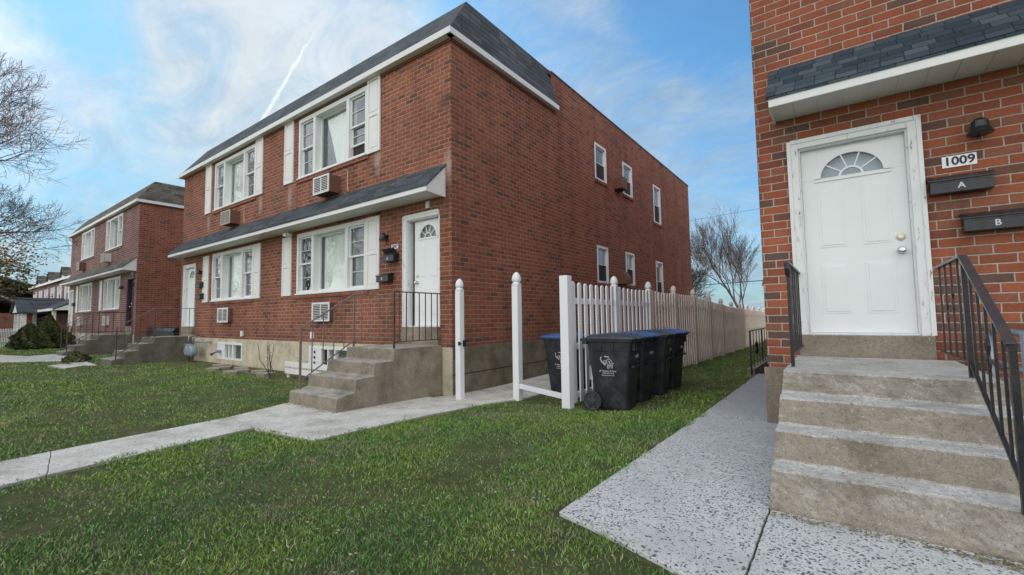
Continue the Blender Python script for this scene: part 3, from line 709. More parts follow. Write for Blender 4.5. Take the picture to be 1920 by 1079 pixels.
# ------------------------------------------------------------------ duplex houses
def duplex(D, Z, pref, o):
    """D shifts the house along X, Z in height; o holds the options"""
    x0, x1, yf, yr = -18.2+D, -5.36+D, 5.55, 21.1
    bz, ez, pz = -.5+Z, 5.1+Z, 5.92+Z
    root = empty('brick_duplex', ((x0+x1)/2, yf, -1.2), o['label'], 'house', None)
    W1 = (-15.58+D, -12.83+D); W2 = (-10.53+D, -7.78+D)
    holes = []
    full = o.get('full', True)
    zu = (3.42+Z, 4.93+Z); zl = (.60+Z, 2.08+Z)
    wins = [(W1, zu, 0), (W2, zu, 1), (W1, zl, 2), (W2, zl, 3)]
    if not full: wins = [(W1, zu, 0), (W1, zl, 2)]
    for (a, b), (c, e), k in wins: holes.append((a, b, c, e))
    dl = (x0+.375, x0+1.265, -.15+Z, 1.82+Z); dr = (x1-1.17, x1-.30, -.15+Z, 1.86+Z)
    holes.append(dl)
    if full: holes.append(dr)
    mb = MB(); wall(mb, 1, yf, x0, x1, bz, ez, holes, .17, 1)
    mb.box(x0+1, x1-1, yf+4, yf+4.1, bz, ez)
    mb.build('front_wall', o['brick_front'], root)
    sh = []
    if full:
        sh = [(11.31, 12.08, 3.87, 4.93), (13.32, 14.12, 3.87, 4.92), (16.2, 17.0, 3.43, 4.86), (11.3, 12.04, .93, 1.98), (13.36, 14.1, .97, 2.02), (16.22, 17.0, .5, 2.0)]
        if o.get('plain_side'): sh = []
        sh = [(a, b, c+Z, e+Z) for a, b, c, e in sh]
    mb = MB(); wall(mb, 0, x1, yf, yr, bz, ez, sh, .12, -1)
    mb.poly([(x1, 9.0, ez), (x1, yr, ez), (x1, yr, pz), (x1, 9.0, pz)])
    mb.poly([(x0, yf, bz), (x0, yr, bz), (x0, yr, ez), (x0, yf, ez)]); mb.poly([(x0, 9.0, ez), (x0, yr, ez), (x0, yr, pz), (x0, 9.0, pz)])
    mb.poly([(x0, yr, bz), (x1, yr, bz), (x1, yr, pz), (x0, yr, pz)])
    mb.build('side_wall', o['brick'], root)
    # flat roof with coping
    MB().box(x0+.05, x1-.05, yf+.6, yr-.05, pz-.25, pz-.2).build('flat_roof', 'dark', root)
    c = MB(); c.box(x1-.2, x1+.02, 9.0, yr+.02, pz, pz+.035); c.box(x0-.02, x0+.2, 9.0, yr+.02, pz, pz+.035); c.box(x0+.2, x1-.2, yr-.2, yr+.02, pz, pz+.035); c.box(x0-.02, x1+.02, 8.86, 8.99, pz-.1, pz+.0); c.build('coping', 'coping', root)
    # mansard
    e = .1; tz = 6.0+Z; bzm = 5.1+Z
    A = (x0-e-.04, yf-.13, bzm); B = (x1+e, yf-.13, bzm); Ae = (x0-e-.04, 9.15, bzm); Be = (x1+e, 9.15, bzm)
    At = (x0+.5, 6.03, tz); Bt = (x1-.06, 6.03, tz); Bte = (x1-.06, 8.97, tz); Ate = (x0+.5, 8.97, tz)
    mb = MB(); mb.poly([A, B, Bt, At]); mb.poly([B, Be, Bte, Bt]); mb.poly([Ae, A, At, Ate]); mb.poly([Be, Ae, Ate, Bte]); mb.poly([At, Bt, Bte, Ate]); mb.poly([A, Ae, Be, B])
    rf = mb.build('mansard_roof', o['roof'], root)
    f = MB(); f.box(A[0], B[0], yf-.155, yf-.131, bzm-.105, bzm+.01); f.box(x1+e+.001, x1+e+.025, yf-.155, 9.15, bzm-.105, bzm+.01); f.box(A[0]-.025, A[0]-.001, yf-.155, 9.15, bzm-.105, bzm+.01); f.box(x1+.001, x1+e+.025, 9.151, 9.17, bzm-.105, bzm+.01)
    f.build('fascia', 'white', rf, bevel=.004)
    s = MB(); s.box(A[0], B[0], yf-.13, yf-.001, bzm-.1, bzm-.08); s.box(x1+.001, x1+e, yf-.13, 9.15, bzm-.1, bzm-.08)
    s.build('soffit', 'soffit', rf)
    b_ = MB(); b_.box(x0+.0, x1+.02, yf-.025, yf-.002, bzm-.15, bzm-.102); b_.box(x1+.002, x1+.025, yf-.002, 9.1, bzm-.15, bzm-.102); b_.build('frieze_strip', 'acbrown', rf)
    # awning
    ax0, ax1 = x0+(.18 if not o.get('aw_over') else -.05), x1-.15; af = 5.11; zb, zf, zt = 2.155+Z, 2.265+Z, 2.74+Z
    mb = MB(); t_ = .03
    mb.prism([(af-.03, zf), (yf-.002, zt), (yf-.002, zt-.04), (af-.03, zf-.03)], 0, ax0-.02, ax1+.02)
    aw = mb.build('awning', o['aw'], root)
    f = MB().box(ax0, ax1, af-.02, af, zb, zf-.005); f.build('awning_fascia', 'white', aw, bevel=.004)
    s = MB(); n = int((ax1-ax0)/.2)
    for k in range(n): a = ax0+(ax1-ax0)*k/n; s.box(a+.003, a+(ax1-ax0)/n-.003, af+.001, yf-.001, zb+.012, zb+.022)
    s.box(ax0, ax1, af+.001, yf-.001, zb+.022, zb+.03); s.build('awning_soffit', 'soffit', aw)
    for xx in (ax0, ax1-.02):
        MB().prism([(af+.0015, zb), (af+.0015, zf-.01), (yf-.001, zt-.045), (yf-.001, zb-.02)], 0, xx+.001, xx+.019).build('awning_cheek', 'white', aw)
    # foundation
    fz0 = -1.9
    fh = [(-14.95+D, -13.3+D, -1.1+Z, -.60+Z), (-9.87+D, -8.2+D, -1.06+Z, -.58+Z)]
    mb = MB(); wall(mb, 1, yf-.03, x0-.03, x1+.03, fz0, bz, fh, .1, 1)
    mb.poly([(x0-.03, yf-.03, bz), (x1+.03, yf-.03, bz), (x1+.03, yf+.2, bz), (x0-.03, yf+.2, bz)])
    mb.build('foundation', o.get('found', 'found'), root)
    mb = MB()
    mb.box(x1-.01, x1+.03, yf-.0295, yr, fz0, bz); mb.build('side_foundation', 'found_s', root)
    MB().box(x0-.03, x0+.01, yf-.0295, yr, fz0, bz).build('side_foundation', 'found_s', root)
    seam = MB(); seam.box(x1+.0305, x1+.034, yf-.03, yr, bz-.475, bz-.46); seam.box(x0, x1+.03, yf-.034, yf-.0305, bz-.515, bz-.50) if 0 else None
    seam.build('foundation_seam', 'dark', root)
    for (a, b, c_, e_), nm in zip(fh, (0, 1)):
        f = MB(); y = yf-.03
        f.box(a, a+.06, y-.01, y+.09, c_, e_); f.box(b-.06, b, y-.01, y+.09, c_, e_); f.box(a+.06, b-.06, y-.01, y+.09, e_-.07, e_); f.box(a+.06, b-.06, y-.01, y+.09, c_, c_+.05)
        m1 = a+(b-a)*.30; m2 = a+(b-a)*.62
        f.box(a+.06, m1, y+.0, y+.08, c_+.05, e_-.07); f.box(m2-.03, m2+.03, y-.005, y+.08, c_+.05, e_-.07); f.box((m1+m2)/2-.02, (m1+m2)/2+.02, y-.002, y+.08, c_+.05, e_-.07)
        bw = f.build('basement_window', 'white', root, bevel=.003)
        gl = MB().box(m1, b-.06, y+.04, y+.044, c_+.05, e_-.07); gl.build('glass', 'glass', bw)
        MB().box(a, b, y+.2, y+.21, c_, e_).build('interior_blind', 'blind', bw)
        if nm == 0:
            t = MB().tube([(a+.25, y+.0, e_-.28), (a+.25, y-.12, e_-.26), (a+.2, y-.18, e_-.30), (a+.12, y-.2, e_-.36)], .045, 10); t.build('vent_hose', 'galv', bw, smooth=True)
        else:
            for q in range(3): MB().lathe([(.0, 0), (.03, .0), (.03, .01), (0, .012)], (a+.25, y-.02, c_+.1+.12*q), 12, 1).build('vent_cap', 'dark', bw)
    # windows
    for (a, b), (c_, e_), k in wins:
        wn = triple_window(root, a, b, c_, e_, yf, drape=(k == 1), shade_r=(k == 1), lowopen=.26 if (k == 1 and o.get('open')) else 0.)
        if k >= 2 or not o.get('sill_up_plain'):
            pass
        s = MB(); brick_sill(s, 1, yf, -1, a-.06, b+.06, c_); s.build('window_sill', o['sill'], wn)
        if o['shutters'][k]:
            lo, hi = c_, (e_+.1 if k < 2 else e_)
            if o['shutters'][k] & 1: shutter(root, a-.68, a-.24, c_-.0, hi if k < 2 else e_-.02, yf)
            if o['shutters'][k] & 2: shutter(root, b+.02, b+.44, c_-.0, hi if k < 2 else e_+.0, yf)
    for k, (a, b, c_, e_) in enumerate(sh):
        wn = sash_window(root, 0, x1, 1, a, b, c_, e_, muntin=False, shade='blind')
        s = MB(); brick_sill(s, 0, x1, 1, a-.04, b+.04, c_); s.build('window_sill', o['sill'], wn)
    # doors
    door_frame(root, *dl[:2], dl[2], dl[3], yf)
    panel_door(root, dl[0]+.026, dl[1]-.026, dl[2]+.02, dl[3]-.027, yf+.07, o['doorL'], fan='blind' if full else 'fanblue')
    MB().box(dl[0]-.075, dl[1]+.075, yf-.06, yf+.15, o['landL'], dl[2]).build('door_step', 'steps_m' if full else 'steps', root, bevel=.006)
    if full:
        door_frame(root, *dr[:2], dr[2], dr[3], yf, True, o['doorR'] if o['doorR'] == 'darkdoor' else 'peel')
        dd = panel_door(root, dr[0]+.115, dr[1]-.026, dr[2]+.02, dr[3]-.035, yf+.09, o['doorR'], ajar=1)
        MB().box(dr[0]+.026, dr[0]+.114, yf+.135, yf+.15, dr[2]+.02, dr[3]-.03).build('door_gap', 'dark', root)
        MB().box(dr[0]-.09, dr[1]+.0, yf-.06, yf+.15, o['landR'], dr[2]).build('door_step', 'steps_m', root, bevel=.006)
        MB().box(x1-.62, x1-.54, yf-.04, yf-.002, 2.0+Z, 2.13+Z).build('junction_box', 'soffit', root)
    return root

main = duplex(0, 0, 'm', dict(label='two storey red brick duplex in the middle with dark shingled mansard roof and white shutters', brick='brick', brick_front='brick_f', roof='shingle_m', aw='shingle',
    sill='brick', shutters=[3, 3, 3, 3], doorL='door', doorR='door', landL=-.46, landR=-.475, open=True))
left = duplex(-17.85, .0, 'l', dict(label='pale mortared brick duplex at the left with brown grey mansard roof and a dark door', brick='brick', brick_front='brick_pale', roof='shingle_b', aw='shingle_b',
    sill='brick_pale', shutters=[0, 0, 1, 1], doorL='door', doorR='darkdoor', landL=-.46, landR=-.475, plain_side=True))
right = duplex(17.54, -.07, 'r', dict(label='red brick duplex at the right edge with white front door numbered 1009', brick='brick_r', brick_front='brick_r', roof='shingle_r', aw='shingle_r',
    sill='brick_r', shutters=[0, 0, 0, 0], doorL='door', doorR='door', landL=-.44, landR=-.44, full=False, found='steps_m'))

# ------------------------------------------------------------------ stoops
def stoop(x0, x1, prof, mat, label, group='concrete stoops in front of the doors', flare=0., nick=False):
    """prof: (y, z) from the landing's back down the steps; last point is the foot"""
    yb = prof[0][0]; base = prof[-1][1]-.25
    raw = [(yb, base)]+prof+[(prof[-1][0], base)]; n0 = len(raw); p = []
    for k in range(n0):                                        # round every corner, then cut the outline into short lengths
        q0, q1, q2 = Vector(raw[k-1]), Vector(raw[k]), Vector(raw[(k+1) % n0]); c = .013 if 0 < k < n0-1 else .001
        e0, e1 = (q0-q1), (q2-q1); A_ = q1+e0.normalized()*min(c, e0.length*.4); B_ = q1+e1.normalized()*min(c, e1.length*.4)
        p += [A_, (A_+B_)/2*.6+q1*.4, B_]
    dense = []
    for k in range(len(p)):
        u, v_ = p[k], p[(k+1) % len(p)]; m_ = max(1, int((v_-u).length/.03))
        dense += [u.lerp(v_, q/m_) for q in range(m_)]
    nx = max(2, int((x1-x0)/.03)); n = len(dense); mb = MB()
    for i in range(nx+1):
        xx = x0+(x1-x0)*i/nx
        for q in dense:
            sd = (-1 if i == 0 else 1 if i == nx else 2*i/nx-1); P_ = Vector((xx+sd*flare*max(0, prof[0][1]-q[1]), q[0], q[1]))
            if q[0] < yb-.02:
                d_ = mnoise.noise(P_*7)*.007+mnoise.noise(P_*26)*.0035; d2 = mnoise.noise(P_*9+Vector((5, 5, 5)))*.006+mnoise.noise(P_*31)*.003
                P_.y += d_; P_.z += d2*.8; P_.x += d_*.6*(1 if i in (0, nx) else 0)
            mb.v.append(tuple(P_))
    for i in range(nx):
        for k in range(n): a_ = i*n+k; b_ = i*n+(k+1) % n; mb.f.append([a_, b_, b_+n, a_+n])
    mb.f += [list(range(n)), [nx*n+k for k in range(n)][::-1]]
    return mb.at('concrete_stoop', ((x0+x1)/2, yb, base), mat, label, 'steps', group)
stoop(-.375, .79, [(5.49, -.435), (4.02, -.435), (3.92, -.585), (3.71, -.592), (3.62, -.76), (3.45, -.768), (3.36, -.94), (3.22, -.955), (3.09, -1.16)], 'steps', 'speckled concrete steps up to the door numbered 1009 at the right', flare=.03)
MP = [(5.49, -.465), (4.48, -.465), (4.46, -.64), (4.13, -.65), (4.11, -.835), (3.81, -.85), (3.80, -1.03), (3.51, -1.07), (3.50, -1.25)]
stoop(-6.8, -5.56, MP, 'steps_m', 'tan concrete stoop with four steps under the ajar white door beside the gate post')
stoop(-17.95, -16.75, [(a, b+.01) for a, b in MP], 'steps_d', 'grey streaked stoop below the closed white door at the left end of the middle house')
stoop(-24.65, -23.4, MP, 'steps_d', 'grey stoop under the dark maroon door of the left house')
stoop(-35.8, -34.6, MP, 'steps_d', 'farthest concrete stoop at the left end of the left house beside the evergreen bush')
# side block of foundation beside right steps
# ------------------------------------------------------------------ railings
railing(.665, 5.1, 4.1, 3.2, .36, -.43, -.97, -.17, 'iron', 'black iron railing with chipped top rail on the right of the steps at 1009', 4, 5, 'iron_top', 'iron stair railings', flat=.045, curl=True)
rl = railing(-.33, 5.53, 4.3, None, .42, -.43, 0, 0, 'iron', 'short black iron railing left of the door at 1009', 5, 0, None, 'iron stair railings')
MB().tube([(-.33, 4.3, .42), (-.33, 4.25, .405), (-.33, 4.22, .36), (-.33, 4.235, .31)], .018, 8).build('rail_end', 'iron', rl)
rm = railing(-6.72, 5.53, 4.55, 3.62, .43, -.46, -1.05, -.12, 'iron_l', 'faded brown iron railing with sloping handrail on the left side of the tan stoop', 5, 4, 'iron_l', 'iron stair railings')
railing(-5.62, 5.53, 4.52, None, .43, -.46, 0, 0, 'iron_r', 'level iron railing in front of the ajar white door', 7, 0, None, 'iron stair railings')
railing(-16.85, 5.53, 4.5, 3.62, .43, -.45, -1.05, -.12, 'iron_r', 'iron railing on the grey streaked stoop at the left end of the middle house', 4, 4, 'iron_l', 'iron stair railings')
railing(-23.5, 5.53, 4.5, 3.62, .43, -.46, -1.05, -.12, 'iron_r', 'thin iron railing on the stoop below the dark maroon door', 4, 4, None, 'iron stair railings')
railing(-24.55, 5.53, 4.5, 3.62, .43, -.46, -1.05, -.12, 'iron_r', 'thin iron railing on the far side of the stoop below the dark maroon door', 4, 4, None, 'iron stair railings')
railing(-34.7, 5.53, 4.5, 3.62, .43, -.46, -1.05, -.12, 'iron_r', 'iron railing on the farthest stoop beside the evergreen bush', 4, 4, None, 'iron stair railings')
# area-way rail beside the right house
root = empty('areaway_railing', (-1.4, 10, gz(-1.4, 10)), 'low black iron railing round the basement stairwell behind the right house corner', 'railing')
zt = -.33
t = MB(); 
for y in (9.7, 11.3, 12.9): t.bar((-1.43, y, -1.15), (-1.43, y, zt), .03, .03)
t.build('posts', 'iron', root)
t = MB().bar((-1.43, 9.7, zt), (-1.43, 12.9, zt), .03, .02); t.bar((-1.43, 12.9, zt), (-.66, 12.9, zt), .03, .02); t.bar((-1.43, 9.7, -1.08), (-1.43, 12.9, -1.08), .025, .015); t.bar((-1.43, 9.7, -.72), (-1.43, 12.9, -.72), .02, .012); t.build('rails', 'iron', root)
for y in (10.1, 10.5, 10.9, 11.7, 12.1, 12.5): MB().bar((-1.43, y, -1.08), (-1.43, y, zt), .014, .014).build('baluster', 'iron', root)
for y in (10.5, 12.1): MB().lathe([(.01, -.14), (.035, -.07), (.02, 0), (.035, .07), (.01, .14)], (-1.43, y, -.70), 8).build('scroll', 'iron', root)
t = MB(); t.box(-1.52, -1.38, 9.75, 13.05, -1.3, -1.06); t.box(-1.38, -.67, 12.95, 13.05, -1.3, -1.06)
tag(t.build('stairwell_curb', 'steps_m', bevel=.01), 'low concrete curb round the basement stairwell', 'curb')
t = MB(); t.box(-1.4, -1.38, 9.9, 13.05, -3.5, -1.3); t.poly([(-1.4, 9.9, -3.4), (-.66, 9.9, -3.4), (-.66, 13.05, -3.4), (-1.4, 13.05, -3.4)]); t.poly([(-1.4, 13.0, -3.5), (-.66, 13.0, -3.5), (-.66, 13.0, -1.2), (-1.4, 13.0, -1.2)]); t.poly([(-1.4, 9.95, -3.5), (-.66, 9.95, -3.5), (-.66, 9.95, -1.25), (-1.4, 9.95, -1.25)])
tag(t.build('basement_stairwell', 'steps_m'), kind='structure')
# pipe railing at the right edge
root = empty('pipe_railing', (1.35, 5.0, -1.16), 'grey galvanised pipe railing right of the steps at 1009', 'railing')
t = MB()
for y in (5.35, 4.5): t.tube([(1.0+(5.35-y)*.0, y, -1.16), (1.0, y, -.16)], .025, 10)
t.build('posts', 'galv', root, smooth=True)
t = MB()
for z in (-.16, -.42): t.tube([(1.0, 5.5, z), (1.0, 4.5, z), (1.9, 4.5, z)], .025, 10)
t.build('rails', 'galv', root, smooth=True)

# ------------------------------------------------------------------ wall fixtures
def mailbox(x, y, z, w_, h_, label, letter=None, dpt=.11, openlid=False):
    root = empty('mailbox', (x, y, z), label, 'mailbox', 'wall mailboxes beside the doors')
    MB().prism([(y-.001, z), (y-dpt, z), (y-dpt, z+h_*.72), (y-dpt*.35, z+h_*.97), (y-.001, z+h_*.97)], 0, x-w_/2, x+w_/2).build('body', 'black', root, bevel=.006)
    if openlid: MB().prism([(y-dpt*.4, z+h_), (y-dpt*1.0, z+h_*1.5), (y-dpt*1.05, z+h_*1.45), (y-dpt*.45, z+h_*.98)], 0, x-w_/2-.01, x+w_/2+.01).build('lid', 'black', root, bevel=.003)
    else: MB().prism([(y-dpt-.012, z+h_*.66), (y-dpt-.012, z+h_*.74), (y-dpt*.35, z+h_*1.02), (y-.001, z+h_*1.02), (y-.001, z+h_*.985), (y-dpt*.36, z+h_*.985), (y-dpt-.004, z+h_*.70)], 0, x-w_/2-.012, x+w_/2+.012).build('lid', 'black', root, bevel=.003)
    e = MB(); yy = y-dpt
    e.bar((x-w_*.44, yy, z+h_*.52), (x-w_*.38, yy, z+h_*.6), .008, .008); e.bar((x-w_*.38, yy, z+h_*.6), (x+w_*.38, yy, z+h_*.6), .008, .008); e.bar((x+w_*.38, yy, z+h_*.6), (x+w_*.44, yy, z+h_*.52), .008, .008)
    e.build('trim', 'black', root)
    if letter: text(letter, h_*.44, (x, y-dpt-.002, z+h_*.33), (R(90), 0, 0), 'letter', root, 'lettering')
    return root
yf = 5.55
mailbox(.915, yf, 1.05, .40, .165, 'black wall mailbox lettered A under the number 1009', 'A')
mailbox(1.115, yf, .69, .41, .165, 'black wall mailbox lettered B, lower of the two at 1009', 'B')
mailbox(-6.93, yf, 1.10, .34, .17, 'dark mailbox with raised lid beside the ajar white door, upper of two', 'A', .14, True)
mailbox(-7.10, yf, .72, .36, .17, 'dark mailbox near the right shutter of the middle house, lower of two', 'B', .14)
mailbox(-16.35, yf, 1.08, .34, .17, 'small dark mailbox right of the far white door, upper of two', None, .14)
mailbox(-16.3, yf, .72, .36, .17, 'small dark mailbox right of the far white door, lower of two', None, .14)
mailbox(-34.3, yf, .95, .3, .22, 'small dark mailbox on the left house beside its far white door', None, .14)
def wall_lamp(x, y, z, label, s=1.):
    root = empty('wall_lamp', (x, y, z), label, 'lamp', 'wall lamps beside the doors')
    MB().lathe([(.05*s, 0), (.05*s, -.012), (.02*s, -.02)], (x, y, z+.06*s), 16, 1).build('back_plate', 'black', root)
    MB().tube([(x, y-.01, z+.06*s), (x, y-.06*s, z+.085*s), (x, y-.09*s, z+.07*s)], .012*s, 8).build('arm', 'black', root)
    MB().lathe([(.085*s, -.035*s), (.088*s, -.028*s), (.062*s, .02*s), (.055*s, .075*s), (.03*s, .10*s), (.0, .105*s)], (x, y-.09*s, z), 20).build('shade', 'black', root, smooth=False)
    return root
wall_lamp(1.06, yf, 1.57, 'black bell shaped wall lamp above the number 1009')
wall_lamp(-7.12, yf, 1.57, 'dark wall lamp above the mailboxes beside the ajar white door')
wall_lamp(-16.4, yf, 1.55, 'dark wall lamp right of the far white door of the middle house')
wall_lamp(-25.1, yf, 1.5, 'dark wall lamp left of the maroon door')
def numplate(x, z, w_, h_, s, label, y=yf, tilt=-.02):
    root = empty('number_plate', (x, y, z), label, 'house number')
    MB().box(x-w_/2, x+w_/2, y-.008, y-.001, z-h_/2, z+h_/2).build('plate', 'plate', root, bevel=.002)
    text(s, h_*1.0, (x, y-.0095, z), (R(90), 0, 0), 'digit', root, 'digits', sx=.98, bold=.025)
    return root
numplate(.93, 1.35, .225, .105, '1009', 'white number plate reading 1009 above mailbox A')
numplate(-6.88, 1.40, .2, .09, '1007', 'small white number plate beside the ajar white door')
numplate(-16.3, 1.35, .2, .09, '1005', 'small white number plate beside the far white door of the middle house')
MB().box(.655, .70, yf-.016, yf-.002, .80, .90).at('doorbell_box', (.68, yf, .8), 'acbrown', 'small broken brown doorbell box on the frame right of the white door at 1009', 'doorbell')
MB().box(-6.64, -6.60, yf-.036, yf-.002, .78, .88).at('doorbell_box', (-6.62, yf-.03, .78), 'acbrown', 'small red brown doorbell box left of the ajar white door', 'doorbell')
# air conditioners
window_ac(None, -9.05, yf, 2.78, 'louvred air conditioner jutting from the wall below the right upper window of the middle house', .27, slots='dark')
window_ac(None, -14.05, yf, 2.78, 'air conditioner below the left upper window of the middle house', .25, slots='fine', face='acgrey')
window_ac(None, -9.3, yf, -.02, 'flush air conditioner with white frame behind the railing of the middle house', .09, .68, .40, side='acbrown')
window_ac(None, -14.4, yf, -.02, 'air conditioner low on the wall below the left ground floor window of the middle house', .12, .68, .40)
window_ac(None, -27.6, yf, 2.85, 'pale air conditioner below the right upper window of the left house', .25, slots='fine', face='acgrey', side='soffit')
window_ac(None, -32.6, yf, 2.85, 'dark sleeved air conditioner below the left upper window of the left house', .25, slots='fine', face='acgrey')
window_ac(None, -27.5, yf, -.1, 'white air conditioner cover low on the right half of the left house', .1, .6, .42, slots='fine', side='white')
window_ac(None, -32.7, yf, -.1, 'white air conditioner cover low on the left half of the left house', .1, .6, .42, slots='fine', side='white')
def side_ac(y, z, h_, label, arch=False):
    root = empty('exhaust_hood', (-5.36, y, z), label, 'vent hood', 'brown hoods on the side wall of the middle house')
    if arch:
        pr = [(-5.359, z)]+[(-5.36+.3*math.sin(R(a)), z+.12+(h_-.12)*math.cos(R(a))) for a in (90, 70, 50, 30, 10, 0)]
        pr = [(-5.359, z+h_)]+[(-5.36+.3*math.sin(R(a)), z+.12+(h_-.12)*math.cos(R(a))) for a in (10, 30, 50, 70, 90)]+[(-5.06, z), (-5.359, z)]
        MB().prism(pr, 1, y-.2, y+.2).build('hood', 'acbrown', root, bevel=.01)
    else:
        MB().box(-5.359, -5.09, y-.2, y+.2, z, z+h_).build('hood', 'acbrown', root, bevel=.01)
    MB().box(-5.358, -5.2, y-.14, y+.14, z-.03, z-.001).build('bracket', 'dark', root)
side_ac(12.82, 3.86, .36, 'square brick coloured exhaust box between the upper side windows')
side_ac(12.85, .95, .42, 'curved brown exhaust hood between the lower side windows, above the fence', True)
# camera under awning, small outlet covers
MB().box(-10.75, -10.62, 5.30, 5.46, 2.03, 2.10).tube([(-10.68, 5.38, 2.1), (-10.68, 5.38, 2.17)], .015, 6).at('security_camera', (-10.68, 5.38, 2.17), 'white', 'small white security camera under the awning of the middle house', 'camera')
for x, l in ((-9.75, 'small white outlet box on the brick below the low air conditioner'), (-13.35, 'small white outlet box above the left basement window')):
    MB().box(x-.05, x+.05, yf-.06, yf-.002, -.42, -.27).at('outlet_box', (x, yf, -.42), 'white', l, 'outlet', 'outlet boxes low on the middle house', bevel=.008)
# cable on wall near upper ACs
for x, l in ((-8.55, 'thin pale cable dangling beside the right upper air conditioner'), (-13.55, 'thin pale cable dangling beside the left upper air conditioner')):
    MB().tube([(x-.05, yf-.012, 3.28), (x+.1, yf-.012, 3.24), (x+.08, yf-.012, 3.0), (x+.1, yf-.012, 2.78)], .007, 5).at('wall_cable', (x, yf, 2.78), 'soffit', l, 'cable')
# gas meter
root = empty('gas_meter', (-16.0, 5.2, -1.15), 'grey blue gas meter with pipes on the wall left of the basement window', 'gas meter')
t = MB()
for dx in (-.2, .08):
    t.lathe([(.0, -.1), (.12, -.1), (.17, -.06), (.18, 0), (.17, .06), (.12, .1), (0, .1)], (-16.0+dx, 5.2, -.88), 20, 1)
t.box(-16.3, -15.85, 5.13, 5.27, -.78, -.68); t.build('meter_body', 'meter', root, bevel=.01, smooth=False)
MB().tube([(-16.25, 5.2, -.68), (-16.25, 5.2, -.45), (-16.25, 5.5, -.42)], .02, 8).tube([(-15.9, 5.2, -.68), (-15.9, 5.2, -.48), (-15.9, 5.5, -.45)], .02, 8).tube([(-15.95, 5.3, -.62), (-15.5, 5.35, -.62), (-15.35, 5.5, -.62)], .022, 8).build('pipes', 'galv', root, smooth=True)
MB().lathe([(.0, -.04), (.05, -.04), (.05, .04), (0, .04)], (-16.42, 5.18, -.72), 12, 0).build('regulator', 'galv', root)
MB().tube([(-16.15, 5.2, -1.2), (-16.15, 5.2, -.9)], .02, 8).build('riser_pipe', 'iron', root)
# white planter border
root = empty('garden_border', (-8.9, 5.0, -1.2), 'low white slatted garden border in front of the right basement window', 'border')
for z in (-1.15, -1.0): MB().box(-9.85, -7.55, 4.96, 5.0, z, z+.11).build('slat', 'white', root, bevel=.004)
t = MB()
for x in (-9.8, -8.7, -7.6): t.box(x-.03, x+.03, 5.001, 5.04, -1.3, -.92)
t.build('stakes', 'white', root)
# flagstones
rng = random.Random(5)
for k, (x, y) in enumerate(((-13.5, 5.05), (-12.9, 4.95), (-12.3, 5.1), (-11.7, 4.9), (-11.1, 5.0), (-10.4, 4.8), (-12.6, 4.6), (-11.5, 4.55))):
    n = 7; pts = [(x+rng.uniform(.2, .32)*math.cos(2*math.pi*q/n), y+rng.uniform(.12, .2)*math.sin(2*math.pi*q/n)) for q in range(n)]
    zz = gz(x, y)
    MB().prism(pts, 2, zz-.05, zz+.04+rng.uniform(0, .02)).at('flagstone', (x, y, zz), 'steps_m', 'flat tan stone, %s from the gas meter, in the bed along the foundation' % ('second fourth fifth sixth seventh eighth third first'.split()[k]), 'stone', 'flat stones along the foundation', bevel=.01)

# ------------------------------------------------------------------ gate posts and fence
def vpost(mb, x, y, z0, z1, w_=.105, cap=True):
    h_ = w_/2
    mb.box(x-h_, x+h_, y-h_, y+h_, z0, z1)
def gothic(mb, x, y, z, w_=.105):
    """collar and pointed dome on a square post"""
    rings = [(.50, 0), (.60, .0), (.62, .02), (.60, .032), (.48, .04), (.48, .055), (.60, .065), (.67, .085), (.68, .11), (.62, .145), (.50, .175), (.33, .20), (.14, .216), (.0, .222)]
    i0 = len(mb.v); seg = 16
    for k, (r, h) in enumerate(rings):
        sq = max(0., 1-k/8.)
        for j in range(seg):
            th = 2*math.pi*(j+.5)/seg; c, s = math.cos(th), math.sin(th); q = 1/max(abs(c), abs(s)); q = 1+(q-1)*sq*.9
            mb.v.append((x+c*q*r*w_*.93, y+s*q*r*w_*.93, z+h*w_/.105*.9))
    for k in range(len(rings)-1):
        for j in range(seg):
            a = i0+k*seg+j; b = i0+k*seg+(j+1) % seg; mb.f.append([a, b, b+seg, a+seg])
root = empty('gate_post', (-5.02, 5.37, gz(-5, 5.4)), 'slim white gate post with pointed cap and black latch, standing by the house corner', 'gate post', 'pointed gate posts')
t = MB(); vpost(t, -5.02, 5.37, -1.32, .45); t.build('post', 'vinyl', root, bevel=.006)
t = MB(); gothic(t, -5.02, 5.37, .45); t.build('cap', 'vinyl', root)
t = MB(); t.box(-4.99, -4.95, 5.295, 5.316, -.44, -.38); t.bar((-4.97, 5.30, -.41), (-4.90, 5.28, -.41), .02, .02); t.box(-4.9655, -4.93, 5.38, 5.42, -.46, -.36); t.build('latch', 'black', root)
root = empty('gate_post', (-4.16, 5.78, gz(-4.2, 5.8)), 'slim white gate post with pointed cap just left of the bin behind the gate', 'gate post', 'pointed gate posts')
t = MB(); vpost(t, -4.16, 5.78, -1.32, .51, .115); t.build('post', 'vinyl', root, bevel=.006)
t = MB(); gothic(t, -4.16, 5.78, .51, .115); t.build('cap', 'vinyl', root)
def ftop(y):
    if y < 12: return .53
    if y < 17.4: return .53-.045*(y-12)
    return .287-.017*(y-17.4)
